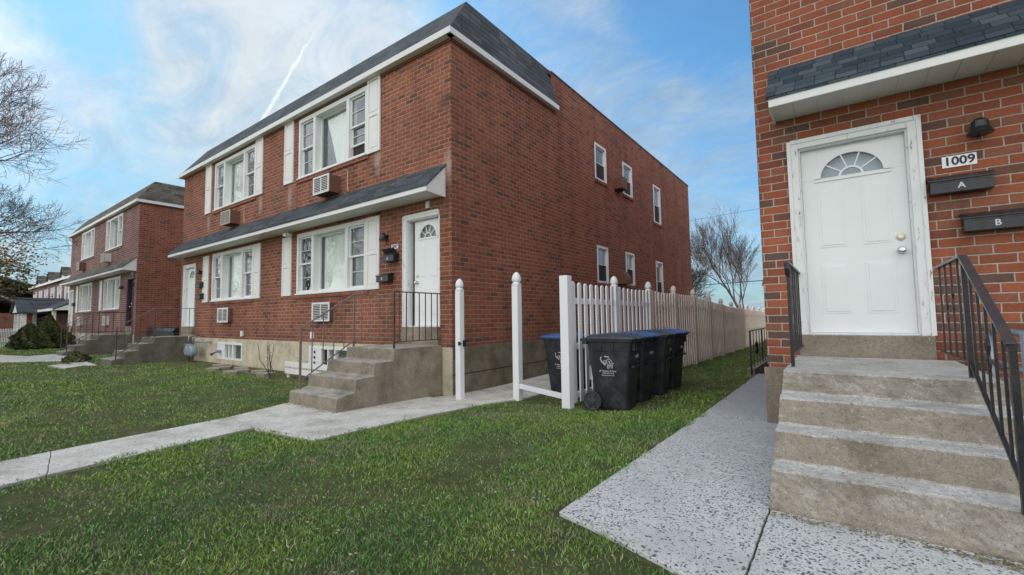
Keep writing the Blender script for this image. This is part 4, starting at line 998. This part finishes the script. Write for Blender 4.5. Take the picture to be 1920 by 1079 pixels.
def fence():
    X = -3.12; ys_ = [5.52]+[5.52+1.7*k for k in range(1, 13)]
    root = empty('picket_fence', (X, 5.52, gz(X, 5.5)), 'white vinyl picket fence running back beside the wheeled bins', 'fence')
    t = MB(); t.box(X-.065, X+.065, 5.46, 5.59, -1.34, .58); t.build('end_post', 'vinyl', root, bevel=.006)
    t = MB(); t.bar((-4.10, 5.76, -1.08), (X-.06, 5.53, -1.12), .04, .075); t.build('threshold_rail', 'vinyl', root, bevel=.004)
    for k in range(1, len(ys_)):
        ya, yb = ys_[k-1], ys_[k]
        za = ftop(yb); vm = 'vinyl' if k <= 2 else 'vinyl_f'
        t = MB(); vpost(t, X-.0, yb, gz(X, yb)-.1, za-.04, .105); 
        gothic(t, X, yb, za-.04, .105)
        t.build('post', vm, root)
        def base(y): return gz(X, y)
        r_ = MB()
        for dz0, in ((-.28,),):
            pass
        for f_ in (.07, .46, .83):
            a_, b_ = ya+.06, yb-.055
            z_a = base(a_)+(ftop(a_)-base(a_))*f_; z_b = base(b_)+(ftop(b_)-base(b_))*f_
            r_.bar((X, a_, z_a), (X, b_, z_b), .035, .085)
        r_.build('rails', vm, root, bevel=.003)
        pk = MB(); n = 8
        for q in range(n):
            y = ya+.10+(yb-ya-.14)*(q+.35)/n
            hgt = ftop(y)-.02-.02*math.sin(math.pi*(q+.5)/n); wd_ = .046
            b0 = base(y)+.03; xo = X+.019
            prof = [(y-wd_, b0), (y+wd_, b0), (y+wd_, hgt-.035), (y+wd_*.7, hgt-.01), (y+wd_*.3, hgt), (y-wd_*.3, hgt), (y-wd_*.7, hgt-.01), (y-wd_, hgt-.035)]
            pk.prism(prof, 0, xo, xo+.022)
        pk.build('pickets', vm, root, bevel=.002)
    return root
fence()

# ------------------------------------------------------------------ wheeled bins
def make_bin(lidmat, label):
    """front faces +X, origin on the ground at the body's centre"""
    root = empty('wheeled_bin', (0, 0, 0), label, 'bin', 'wheeled bins by the fence')
    def ring(z, hx0, hx1, hy, r):
        pts = []
        for cx, cy, a0 in ((hx1-r, hy-r, 0), (hx0+r, hy-r, 90), (hx0+r, -hy+r, 180), (hx1-r, -hy+r, 270)):
            for k in range(5): a = R(a0+22.5*k); pts.append((cx+r*math.cos(a), cy+r*math.sin(a), z))
        return pts
    def loft(rings, cap=(True, True)):
        mb = MB(); n = len(rings[0])
        for r in rings: mb.v += r
        for k in range(len(rings)-1):
            for j in range(n): a = k*n+j; b = k*n+(j+1) % n; mb.f.append([a, b, b+n, a+n])
        if cap[0]: mb.f.append(list(range(n))[::-1])
        if cap[1]: mb.f.append([(len(rings)-1)*n+j for j in range(n)])
        return mb
    b = loft([ring(.03, -.22, .215, .20, .05), ring(.06, -.24, .225, .21, .05), ring(.5, -.285, .265, .245, .05), ring(.80, -.315, .29, .268, .045), ring(.82, -.32, .30, .272, .045), ring(.93, -.33, .312, .28, .045), ring(.935, -.34, .345, .295, .045), ring(.965, -.345, .35, .298, .045)])
    for dx in (-.12, .06): b.box(dx-.012, dx+.012, -.292, -.27, .83, .93); b.box(dx-.012, dx+.012, .27, .292, .83, .93)
    b.box(.29, .335, -.2, .2, .60, .63)                       # lift bar lip
    for k in range(5): b.box(.30, .345, -.18+.09*k-.006, -.18+.09*k+.006, .82, .93)
    body = b.build('body', 'bin', root, bevel=.004)
    text('21-07', .055, (.318, 0, .74), (R(90), 0, R(90)), 'sticker', body, 'lettering')
    for s_ in (-1, 1):                                         # waste firm's print: an elephant over three lines
        y = s_*.263; e = MB(); q = -s_
        def pt(u, v_): return (-.02-u*q*s_*(1)*(1), y+s_*.009, .62+v_) if 0 else (-.03+(u if s_ < 0 else -u), s_*(.243+(.62+v_-.5)*.077)+s_*.004, .62+v_)
        def stroke(pts, r): e.tube([pt(*p) for p in pts], r, 5)
        stroke([(-.085, .115), (-.10, .09), (-.085, .05), (-.05, .02), (-.03, .0)], .008)
        stroke([(-.05, .03), (-.06, .055), (-.035, .07), (-.015, .05), (-.03, .02), (-.05, .03)], .005)
        stroke([(-.01, .07), (.02, .09), (.055, .07), (.07, .035), (.05, .0), (.015, .0), (-.01, .03), (-.01, .07)], .005)
        stroke([(.01, .06), (.03, .05), (.045, .02), (.02, .02)], .006)
        stroke([(.0, .0), (.0, -.04), (.02, -.04), (.02, .0)], .006); stroke([(.05, .0), (.05, -.035), (.07, -.035), (.07, .02), (.09, .03)], .005)
        stroke([(-.04, .12), (.03, .113)], .007)
        e.build('elephant_emblem', 'sticker', body)
        for k, (s2, z_, sz) in enumerate((('JP Mascaro & Sons', .545, .028), ('1-800-432-1616', .515, .024), ('www.jpmascaro.com', .487, .02))):
            text(s2, sz, (-.03, s_*(.243+(z_-.5)*.077)+s_*.003, z_), (R(90), 0, 0 if s_ < 0 else R(180)), 'sticker', body, 'lettering', .0015, 1.15)
    l = loft([ring(.966, -.355, .375, .305, .05), ring(.985, -.36, .385, .31, .05), ring(1.0, -.35, .37, .30, .05), ring(1.03, -.30, .28, .25, .06), ring(1.04, -.2, .18, .17, .06)])
    l.box(.34, .42, -.17, .17, .975, .995); l.box(-.16, .2, -.2, -.14, 1.02, 1.045); l.box(-.16, .2, .14, .2, 1.02, 1.045)
    lid = l.build('lid', lidmat, root, bevel=.005)
    h = MB().tube([(-.36, -.26, .93), (-.43, -.25, .96), (-.44, 0, .965), (-.43, .25, .96), (-.36, .26, .93)], .018, 8); h.box(-.40, -.33, -.28, -.2, .90, .97); h.box(-.40, -.33, .2, .28, .90, .97)
    h.build('handle', 'bin', root, smooth=False)
    for s_ in (-1, 1):
        wl = MB().lathe([(.0, -.02), (.04, -.02), (.045, -.012), (.10, -.012), (.115, -.02), (.13, -.02), (.135, -.01), (.135, .01), (.13, .02), (0, .02)], (-.26, s_*.27, .135), 24, 1)
        wo = wl.build('wheel', 'tyre', root)
        sp_ = MB()
        for k in range(6): a = R(60*k); sp_.bar((-.26+.035*math.cos(a), s_*.287, .135+.035*math.sin(a)), (-.26+.11*math.cos(a), s_*.287, .135+.11*math.sin(a)), .015, .014)
        sp_.build('spokes', 'bin', wo)
    MB().tube([(-.26, -.27, .135), (-.26, .27, .135)], .012, 8).build('axle', 'iron', root)
    return root
for lm, lab, (x, y, rz) in (('lid', 'black wheeled bin with dark lid, nearest in the row against the picket fence', (-2.60, 5.78, 3)), ('lidblue', 'black wheeled bin with blue lid, second in the row of four', (-2.62, 6.45, -5)),
        ('lid', 'black wheeled bin with dark lid, third in the row between two blue lids', (-2.57, 7.13, 6)), ('lidblue', 'black wheeled bin with blue lid, farthest in the row of four', (-2.58, 7.82, -4)), ('lidblue', 'black wheeled bin with blue lid standing behind the gate posts by the house', (-3.72, 6.42, 176))):
    b = make_bin(lm, lab); b.location = (x+.09, y, gz(x, y)-.03); b.scale = (.95, .87, .985); b.rotation_euler = (0, 0, R(rz))

# ------------------------------------------------------------------ far left: black box, houses, shrubs, fence
root = empty('black_storage_box', (-21.6, 6.6, -1.2), 'long black plastic box standing in the gap between the middle and left houses', 'storage box')
MB().box(-22.95, -20.0, 5.9, 6.7, -1.2, -.36).build('body', 'bin', root, bevel=.03); MB().prism([(5.85, -.36), (6.75, -.36), (6.65, -.22), (5.95, -.22)], 0, -23.0, -19.95).build('lid', 'bin', root, bevel=.02)

def dormer_house(x0, x1, y, z1, label, dorm, porch=True, mat='brick_pale', roof='shingle'):
    root = empty('row_house', ((x0+x1)/2, y, -1.3), label, 'house', None)
    hs = []
    n = max(1, int((x1-x0)/3.2))
    for k in range(n):
        cx = x0+(x1-x0)*(k+.5)/n; hs.append((cx-.5, cx+.5, z1-2.0, z1-.5))
    mb = MB(); wall(mb, 1, y, x0, x1, -1.4, z1, hs, .12, 1)
    mb.poly([(x1, y, -1.4), (x1, y+9, -1.4), (x1, y+9, z1), (x1, y+4.5, z1+2.2), (x1, y, z1)]); mb.poly([(x0, y, -1.4), (x0, y+9, -1.4), (x0, y+9, z1), (x0, y+4.5, z1+2.2), (x0, y, z1)]); mb.poly([(x0, y+9, -1.4), (x1, y+9, -1.4), (x1, y+9, z1), (x0, y+9, z1)])
    mb.build('wall', mat, root)
    rf = MB().prism([(y-.3, z1-.05), (y+4.5, z1+2.3), (y+9.3, z1-.05), (y+9.3, z1+.05), (y+4.5, z1+2.42), (y-.3, z1+.07)], 0, x0-.2, x1+.2).build('roof', roof, root)
    MB().box(x0-.2, x1+.2, y-.34, y-.301, z1-.15, z1+.05).build('fascia', 'white', rf)
    for dx in dorm:
        d_ = MB(); d_.prism([(dx-.6, z1+.0), (dx-.6, z1+.45), (dx, z1+1.15), (dx+.6, z1+.45), (dx+.6, z1+.0)], 1, y+.1, y+3.2)
        dd = d_.build('dormer', 'white', root)
        MB().poly([(dx-.75, y-.05, z1+.36), (dx, y-.05, z1+1.25), (dx, y+3.4, z1+1.25), (dx-.75, y+3.4, z1+.36)]).poly([(dx+.75, y-.05, z1+.36), (dx, y-.05, z1+1.25), (dx, y+3.4, z1+1.25), (dx+.75, y+3.4, z1+.36)]).build('dormer_roof', 'shingle_b', dd)
    for a, b, c, e in hs:
        wn = sash_window(root, 1, y, -1, a, b, c, e, muntin=False)
        for q in (a-.42, b+.04): MB().box(q, q+.38, y-.04, y-.002, c, e).build('shutter', 'shutter', root)
    if porch:
        pz_ = z1-2.85; p = MB().prism([(y-1.9, pz_), (y-.001, pz_+1.0), (y-.001, pz_+.85), (y-1.9, pz_-.12)], 0, x0, x1-.3).build('porch_roof', roof, root)
        MB().box(x0, x1-.3, y-1.94, y-1.901, pz_-.14, pz_+.04).build('porch_fascia', 'white', p)
        MB().prism([(y-1.9, pz_-.1), (y-.01, pz_+.85), (y-.01, pz_-.1)], 0, x1-.3, x1-.26).build('porch_cheek', 'white', p)
        for k in range(4):
            cx = x0+.4+(x1-x0-1.2)*k/3; MB().box(cx-.12, cx+.12, y-1.85, y-1.65, -1.4, pz_-.13).build('porch_post', 'white', root)
        MB().box(x0+.6, x0+1.5, y-.03, y-.002, -1.1, .9).build('door', 'darkdoor', root); MB().box(x1-2, x1-1.1, y-.03, y-.002, -1.1, .9).build('door', 'door', root)
    return root
dormer_house(-72, -46, 8.2, 3.95, 'brick row house with small gabled dormers behind the evergreen bush', (-69.5, -63.5, -57))
def gable_porch(x0, x1, y0, y1, z1, zr, label):
    root = empty('porch', ((x0+x1)/2, y0, -1.3), label, 'porch')
    MB().prism([(x0, z1), ((x0+x1)/2, zr), (x1, z1)], 1, y0, y0+.1).build('gable', 'white', root)
    MB().prism([(x0-.25, z1-.1), ((x0+x1)/2, zr+.05), (x1+.25, z1-.1), (x1+.25, z1+.03), ((x0+x1)/2, zr+.2), (x0-.25, z1+.03)], 1, y0-.15, y1).build('roof', 'shingle', root)
    for x in (x0+.15, (x0+x1)/2, x1-.15): MB().box(x-.14, x+.14, y0+.11, y0+.4, -1.4, z1-.1).build('post', 'white', root)
gable_porch(-56.5, -52.5, 5.3, 8.1, .95, 2.0, 'white gabled porch with dark shingled roof left of the evergreen bush')
def low_house(x0, x1, y0, y1, z1, zr, label, roof, mat='brick'):
    root = empty('low_house', ((x0+x1)/2, y0, -1.4), label, 'house')
    mb = MB(); mb.box(x0, x1, y0, y1, -1.5, z1); mb.build('wall', mat, root)
    MB().prism([(y0-.5, z1-.05), ((y0+y1)/2, zr), (y1+.5, z1-.05), (y1+.5, z1+.06), ((y0+y1)/2, zr+.12), (y0-.5, z1+.06)], 0, x0-.3, x1+.3).build('roof', roof, root)
    MB().box(x0-.3, x1+.3, y0-.54, y0-.501, z1-.14, z1+.05).build('fascia', 'white', root)
low_house(-88, -60, -.5, 7.0, 1.0, 3.4, 'low brick house with pale grey roof behind the white picket fence', 'pale_roof')
low_house(-130, -92, -2, 16, 3.6, 6.6, 'distant house with grey roof at the far left behind the leafy tree', 'pale_roof')
low_house(-6, 14, 52, 62, 2.8, 6.0, 'distant red roofed house glimpsed behind the back fence at the right', 'coping')
# far left picket fence
root = empty('picket_fence', (-36, 3.2, -1.25), 'low white picket fence at the far left edge beside the evergreen bush', 'fence')
a, b = Vector((-34.2, 3.6, 0)), Vector((-38.5, .6, 0)); a = Vector((-37.2, 4.0, 0)); b = Vector((-33.0, 2.1, 0))
t = MB(); L_ = (b-a).length; n = int(L_/.17)
for k in range(n):
    p = a.lerp(b, k/n); zz = gz(p.x, p.y)
    t.bar((p.x, p.y, zz+.05), (p.x, p.y, zz+.93), .085, .02); t.bar((p.x, p.y, zz+.93), (p.x, p.y, zz+.98), .04, .02)
t.build('pickets', 'vinyl', root)
t = MB()
for z in (.25, .78): t.bar((a.x-.03, a.y, gz(a.x, a.y)+z), (b.x-.03, b.y, gz(b.x, b.y)+z), .03, .09)
t.build('rails', 'vinyl', root)

# ------------------------------------------------------------------ vegetation
def cards(name, pts, size, mat, seed, parent=None, flat=.0, long_=1.6, tone=None):
    rg = np.random.default_rng(seed); P = np.array(pts); n = len(P)
    d1 = rg.normal(size=(n, 3)); d1[:, 2] = d1[:, 2]*(1-flat); d1 /= np.linalg.norm(d1, axis=1)[:, None]
    d2 = rg.normal(size=(n, 3)); d2 = np.cross(d1, d2); d2 /= np.linalg.norm(d2, axis=1)[:, None]
    s = size*rg.uniform(.6, 1.3, size=(n, 1))
    v = np.stack([P-d1*s*long_/2, P+d2*s*.4, P+d1*s*long_/2, P-d2*s*.4], axis=1).reshape(-1, 3)
    off = np.array(wloc(parent)) if parent is not None else 0
    me = bpy.data.meshes.new(name); me.vertices.add(4*n); me.vertices.foreach_set('co', (v-off).astype(np.float32).ravel())
    me.loops.add(4*n); me.loops.foreach_set('vertex_index', np.arange(4*n, dtype=np.int32)); me.polygons.add(n); me.polygons.foreach_set('loop_start', np.arange(0, 4*n, 4, dtype=np.int32))
    me.update(); at_ = me.attributes.new('tone', 'FLOAT', 'POINT')
    tn = np.repeat(rg.uniform(0, 1, n) if tone is None else tone, 4).astype(np.float32); at_.data.foreach_set('value', tn)
    me.materials.append(M[mat]); o = bpy.data.objects.new(name, me); col.objects.link(o); o.parent = parent; return o
def evergreen(x, y, h_, r, label, seed, n=9000):
    z0 = gz(x, y); root = empty('evergreen_bush', (x, y, z0), label, 'bush', 'evergreen bushes at the left'); rg = np.random.default_rng(seed)
    MB().tube([(x, y, z0), (x, y, z0+h_*.8)], [.08, .02], 6).build('trunk', 'bark', root)
    t = rg.uniform(0, 1, n)**1.15; ang = rg.uniform(0, 2*np.pi, n)
    lump = 1+.22*np.sin(ang*3+seed+t*5)+.15*np.sin(ang*7+t*11)+.12*np.sin(t*23+ang*2)
    rr = r*(np.clip(1-t, 0, 1)**.75)*np.clip(t*9+.55, 0, 1)*lump*rg.uniform(.62, 1.04, n)**.5
    P = np.stack([x+rr*np.cos(ang), y+rr*np.sin(ang), z0+.03+t*h_], 1)
    tone = np.clip(.45+.35*np.sin(ang*5+t*9)+rg.normal(0, .2, n), 0, 1)
    cards('foliage', P, .075, 'needle', seed, root, tone=tone)
evergreen(-31.6, 4.2, 1.62, .70, 'tall conical evergreen bush in front of the left house', 3)
evergreen(-31.9, 3.6, 1.2, .75, 'lower spreading evergreen bush beside the white picket fence', 4)
evergreen(-19.3, 3.2, .28, .32, 'small dark low shrub at the corner of the grey streaked stoop', 8, 1800)
evergreen(-34.0, 5.0, .9, .8, 'small shrub at the foot of the farthest stoop', 9, 2500)

def tree(base, h_, seed, label, mat, spread=.5, levels=6, r0=.16, up=.25, first=.25, name='bare_tree', lean=(0, 0), group=None, mult=3, twig=.0045, wig=.16):
    rg = random.Random(seed); root = empty(name, base, label, 'tree', group)
    tr_, cw = MB(), MB(); tips = []
    def grow(p, d_, L, r, lev):
        n = 4 if lev < 2 else 3; pts = [p]; rs = [r]; q = Vector(p); dd = Vector(d_)
        for k in range(n):
            dd = (dd+Vector((rg.gauss(0, wig), rg.gauss(0, wig), rg.gauss(0, wig)+up*.12))).normalized(); q = q+dd*(L/n); pts.append(q.copy()); rs.append(max(twig, r*(1-.5*(k+1)/n)))
        (tr_ if lev == 0 else cw).tube(pts, rs, 7 if lev < 2 else (4 if lev < 4 else 3), cap=False)
        if lev >= levels-1: tips.append(q.copy()); return
        kids = mult+(1 if lev < 2 else 0)+rg.randint(0, 1)
        for c in range(kids):
            t = first+(1-first)*(c+rg.random())/kids if lev else .35+.65*(c+.5)/kids
            i = min(n-1, int(t*n)); fr = t*n-i; bp = pts[i].lerp(pts[i+1], fr)
            ax = dd.cross(Vector((rg.gauss(0, 1), rg.gauss(0, 1), rg.gauss(0, 1)))).normalized()
            a = R(rg.uniform(22, 55))*(spread*2); nd = dd*math.cos(a)+ax*math.sin(a); nd.z += up*.6; nd.normalize()
            grow(bp, nd, L*rg.uniform(.52, .78), max(twig, rs[i]*.55), lev+1)
        tips.append(q.copy())
        grow(q, dd, L*.6, rs[-1], lev+1)
    grow(Vector(base), Vector((lean[0], lean[1], 1)).normalized(), h_*.42, r0, 0)
    tr_.build('trunk', mat, root, smooth=True); cw.build('branches', mat, root, smooth=True)
    return root, tips
tree((-22.4, -1.3, -1.25), 10.4, 11, 'large bare tree whose branches reach in from the left edge', 'bark_p', .6, 7, .26, .22, group='bare trees', lean=(.04, .06), mult=3, twig=.0045)
tree((-5.9, 42, -1.8), 11.2, 5, 'tall bare reddish tree behind the back fence', 'bark_p', .33, 6, .15, .45, group='bare trees', mult=3, twig=.009)
tree((-10.3, 34, -1.6), 8.2, 8, 'bare tree half hidden behind the rear corner of the middle house', 'bark', .6, 6, .2, .3, group='bare trees', mult=3, twig=.01, lean=(.12, 0))
tree((-3.2, 46, -1.6), 7.0, 21, 'leaning bare tree beyond the back fence near the right house', 'bark_p', .5, 6, .14, .3, group='bare trees', mult=3, twig=.012, lean=(.5, 0))
# leafy conifer at far left
root, tips = tree((-30.5, 1.3, -1.25), 6.4, 31, 'tree with rust and green foliage at the left edge', 'bark', .75, 5, .14, .02, name='leafy_tree', mult=3, first=.1)
rg = np.random.default_rng(12); T = np.array([tuple(t) for t in tips if t.z > 1.4]); T = T[::2]; rep = np.repeat(T, 16, axis=0); P = rep+rg.normal(0, 1, rep.shape)*np.array([.34, .34, .09])
cards('foliage', P, .09, 'rust', 5, root, flat=.6, tone=np.clip(.12+.5*(rep[:, 2] > 2.6)+rg.normal(.1, .25, len(rep)), 0, 1))
# rose stems
root = empty('bare_rose_bush', (-9.7, 4.6, -1.2), 'thin leafless rose stems in front of the low white border', 'bush')
t = MB()
rg2 = random.Random(3)
for k in range(5):
    p = Vector((-9.7+rg2.uniform(-.15, .15), 4.6, gz(-9.7, 4.6))); pts = [p.copy()]
    dx = rg2.uniform(-.25, .25)
    for q in range(5): p = p+Vector((dx*.2+rg2.gauss(0, .03), rg2.gauss(0, .03), .14)); pts.append(p.copy())
    t.tube(pts, [.008]*3+[.006]*3, 5)
    for q in (2, 3, 4, 5):
        e = pts[q]+Vector((rg2.uniform(-.14, .14), rg2.uniform(-.05, .05), rg2.uniform(.02, .1))); t.tube([pts[q], e], .004, 4)
t.build('stems', 'bark', root)

# wires
def wire(p0, p1, sag, r, label):
    pts = []
    for k in range(25):
        t = k/24; q = Vector(p0).lerp(Vector(p1), t); q.z -= sag*4*t*(1-t); pts.append(q)
    MB().tube(pts, r, 5).at('power_line', p0, 'wire', label, 'power line', 'overhead wires')
wire((-40, 50, 9.5), (30, 44, 11.5), .6, .012, 'thin overhead wire crossing the tall bare tree, highest of three')
wire((-40, 50, 5.6), (30, 44, 7.2), .5, .015, 'thin overhead wire crossing the middle of the tall bare tree')
wire((-40, 46, 2.6), (30, 42, 4.2), .5, .035, 'thick overhead cable low across the bare trees behind the fence')
wire((-95, -10, 6.0), (-60, 12, 8.5), .5, .02, 'overhead wire above the dormer house at the left')

# ------------------------------------------------------------------ grass
def in_poly(px, py, poly):
    inside = np.zeros(len(px), bool); n = len(poly); j = n-1
    for i in range(n):
        xi, yi = poly[i]; xj, yj = poly[j]
        if yi != yj:
            c = ((yi > py) != (yj > py)) & (px < (xj-xi)*(py-yi)/(yj-yi)+xi); inside ^= c
        j = i
    return inside
def gz_np(x, y):
    ss = lambda a, b, v: (lambda t: t*t*(3-2*t))(np.clip((v-a)/(b-a), 0, 1))
    h = -1.165-.085*ss(-1.4, -3.0, x)-.10*ss(7, 20, y)*ss(-1.4, -3.2, x)-.07*np.exp(-((x+5.0)**2/1.2+(y-6.2)**2/5))+.05*ss(-7, -12, x)*ss(9, 4, y)
    return h
rg = np.random.default_rng(77)
def scatter(n, rmin, rmax, az0, az1, power):
    """positions round the camera, azimuth measured left of +Y"""
    az = np.radians(rg.uniform(az0, az1, n)); u = rg.uniform(0, 1, n)
    r = (rmin**power+u*(rmax**power-rmin**power))**(1/power)
    return -r*np.sin(az), r*np.cos(az)
X, Y = [], []
for n, a, b, z0_, z1_, pw in ((230000, 1.3, 6.0, -22, 100, 1.0), (190000, 5, 14, -10, 100, 1.0), (110000, 13, 42, 55, 96, 1.2), (16000, 13, 27, 5, 16, 1.2)):
    x_, y_ = scatter(n, a, b, z0_, z1_, pw); X.append(x_); Y.append(y_)
X = np.concatenate(X); Y = np.concatenate(Y)
bad = np.zeros(len(X), bool); onslab = bad.copy()
jit = rg.normal(0, .026, len(X))+.045*np.sin(X*5.1+Y*3.7)*np.sin(Y*7.3-X*2.1)
for q in RP+LP+FP:
    cx = sum(p[0] for p in q)/len(q); cy = sum(p[1] for p in q)/len(q)
    q2 = [(x, y) for x, y in q]
    bad |= in_poly(X+jit, Y+jit, q2); onslab |= in_poly(X, Y, q2)
for a, b in ((-36.1, -23.15), (-18.25, -5.3), (-.7, 14)): bad |= (X > a) & (X < b) & (Y > 5.5)
for a, b in ((-.38, .82), (-6.82, -5.5), (-18, -16.7), (-24.7, -23.35), (-35.9, -34.5)): bad |= (X > a) & (X < b) & (Y > 3.05 if a > -1 else Y > 3.5) & (Y < 5.6)
bad |= (X > -.66) & (Y > 1.9); bad |= (X > -1.53) & (Y > 9.7) & (Y < 13.1)
bad |= (Y > 5.7) & (X < -3.9) & (X > -5.4)
bed = (Y > 4.75) & (X < -6.8) & (X > -16.8) & (rg.uniform(0, 1, len(X)) < .8); bad |= bed
bb = (np.abs(X+2.45) < .55) & (Y > 5.5) & (Y < 8.2) & (rg.uniform(0, 1, len(X)) < .6); bad |= bb
# thin patches
pn = np.array([mnoise.noise(Vector((x*.9, y*.9, 0))) for x, y in zip(X[::1], Y[::1])]); pm = np.array([mnoise.noise(Vector((x*2.6+7, y*2.6, 3))) for x, y in zip(X, Y)]); thin = ((pn < -.2) & (rg.uniform(0, 1, len(X)) < .5)) | ((pm > .34) & (rg.uniform(0, 1, len(X)) < .75))
bad |= thin
X, Y, pn, onslab = X[~bad], Y[~bad], pn[~bad], onslab[~bad]; n = len(X)
dist = np.hypot(X, Y)
Z = gz_np(X, Y)-.022+.024*onslab
hgt = rg.uniform(.010, .029, n)*(1+.35*np.clip(pn*2, -1, 1))*(1+np.clip(dist-4, 0, 22)*.035); wdt = (.0012+.00042*dist)*rg.uniform(.7, 1.3, n)
az = rg.uniform(0, 2*np.pi, n); lean = rg.uniform(.2, 1.5, n)*hgt; la = rg.uniform(0, 2*np.pi, n)
c, s = np.cos(az)*wdt, np.sin(az)*wdt
lx, ly = np.cos(la)*lean, np.sin(la)*lean
v = np.empty((n, 5, 3))
v[:, 0] = np.stack([X-c, Y-s, Z], 1); v[:, 1] = np.stack([X+c, Y+s, Z], 1)
v[:, 2] = np.stack([X+c*.8+lx*.35, Y+s*.8+ly*.35, Z+hgt*.65], 1); v[:, 3] = np.stack([X-c*.8+lx*.35, Y-s*.8+ly*.35, Z+hgt*.65], 1)
v[:, 4] = np.stack([X+lx, Y+ly, Z+hgt], 1)
me = bpy.data.meshes.new('grass'); me.vertices.add(5*n); me.vertices.foreach_set('co', v.astype(np.float32).ravel())
b5 = np.arange(n, dtype=np.int32)[:, None]*5
loops = np.concatenate([b5+np.array([[0, 1, 2, 3]]), b5+np.array([[3, 2, 4]])], axis=1).astype(np.int32).ravel()
me.loops.add(7*n); me.loops.foreach_set('vertex_index', loops)
st = (np.arange(n, dtype=np.int32)[:, None]*7+np.array([[0, 4]], dtype=np.int32)).ravel(); me.polygons.add(2*n); me.polygons.foreach_set('loop_start', st.astype(np.int32))
me.update(); at_ = me.attributes.new('tone', 'FLOAT', 'POINT'); tone = rg.uniform(0, 1, n); at_.data.foreach_set('value', np.repeat(tone, 5).astype(np.float32))
me.materials.append(M['blade']); go = bpy.data.objects.new('grass', me); col.objects.link(go); tag(go, 'short mown lawn grass with dry patches', 'grass', kind='stuff')
# straw and leaf litter
k_ = rg.choice(n, 2600, p=(1/np.maximum(dist, 1.5))/np.sum(1/np.maximum(dist, 1.5)))
P = np.stack([X[k_], Y[k_], Z[k_]+.022+rg.uniform(0, .015, len(k_))], 1)
ex = rg.uniform(-.42, 1.2, 420); P2 = np.stack([ex, 3.035+rg.normal(0, .022, 420)-.0*ex, -1.158+rg.uniform(0, .012, 420)], 1)
ex = rg.uniform(-6.9, -4.4, 260); P3 = np.stack([ex, 3.46+rg.normal(0, .03, 260), gz_np(ex, ex*0+3.46)+.008], 1); P3 = P3[ex < -5.5]
P4 = np.stack([rg.normal(.62, .12, 160), rg.normal(3.02, .03, 160), np.full(160, -1.15)], 1)
P = np.concatenate([P, P2, P3, P4])
lo = cards('leaf_litter', P, .011, 'litter', 99, None, flat=.85, long_=1.9, tone=np.concatenate([rg.uniform(0, 1, 2600), rg.uniform(-.3, .15, len(P)-2600)])); tag(lo, 'pale dry leaf and straw bits scattered on the lawn', 'leaf litter', kind='stuff')
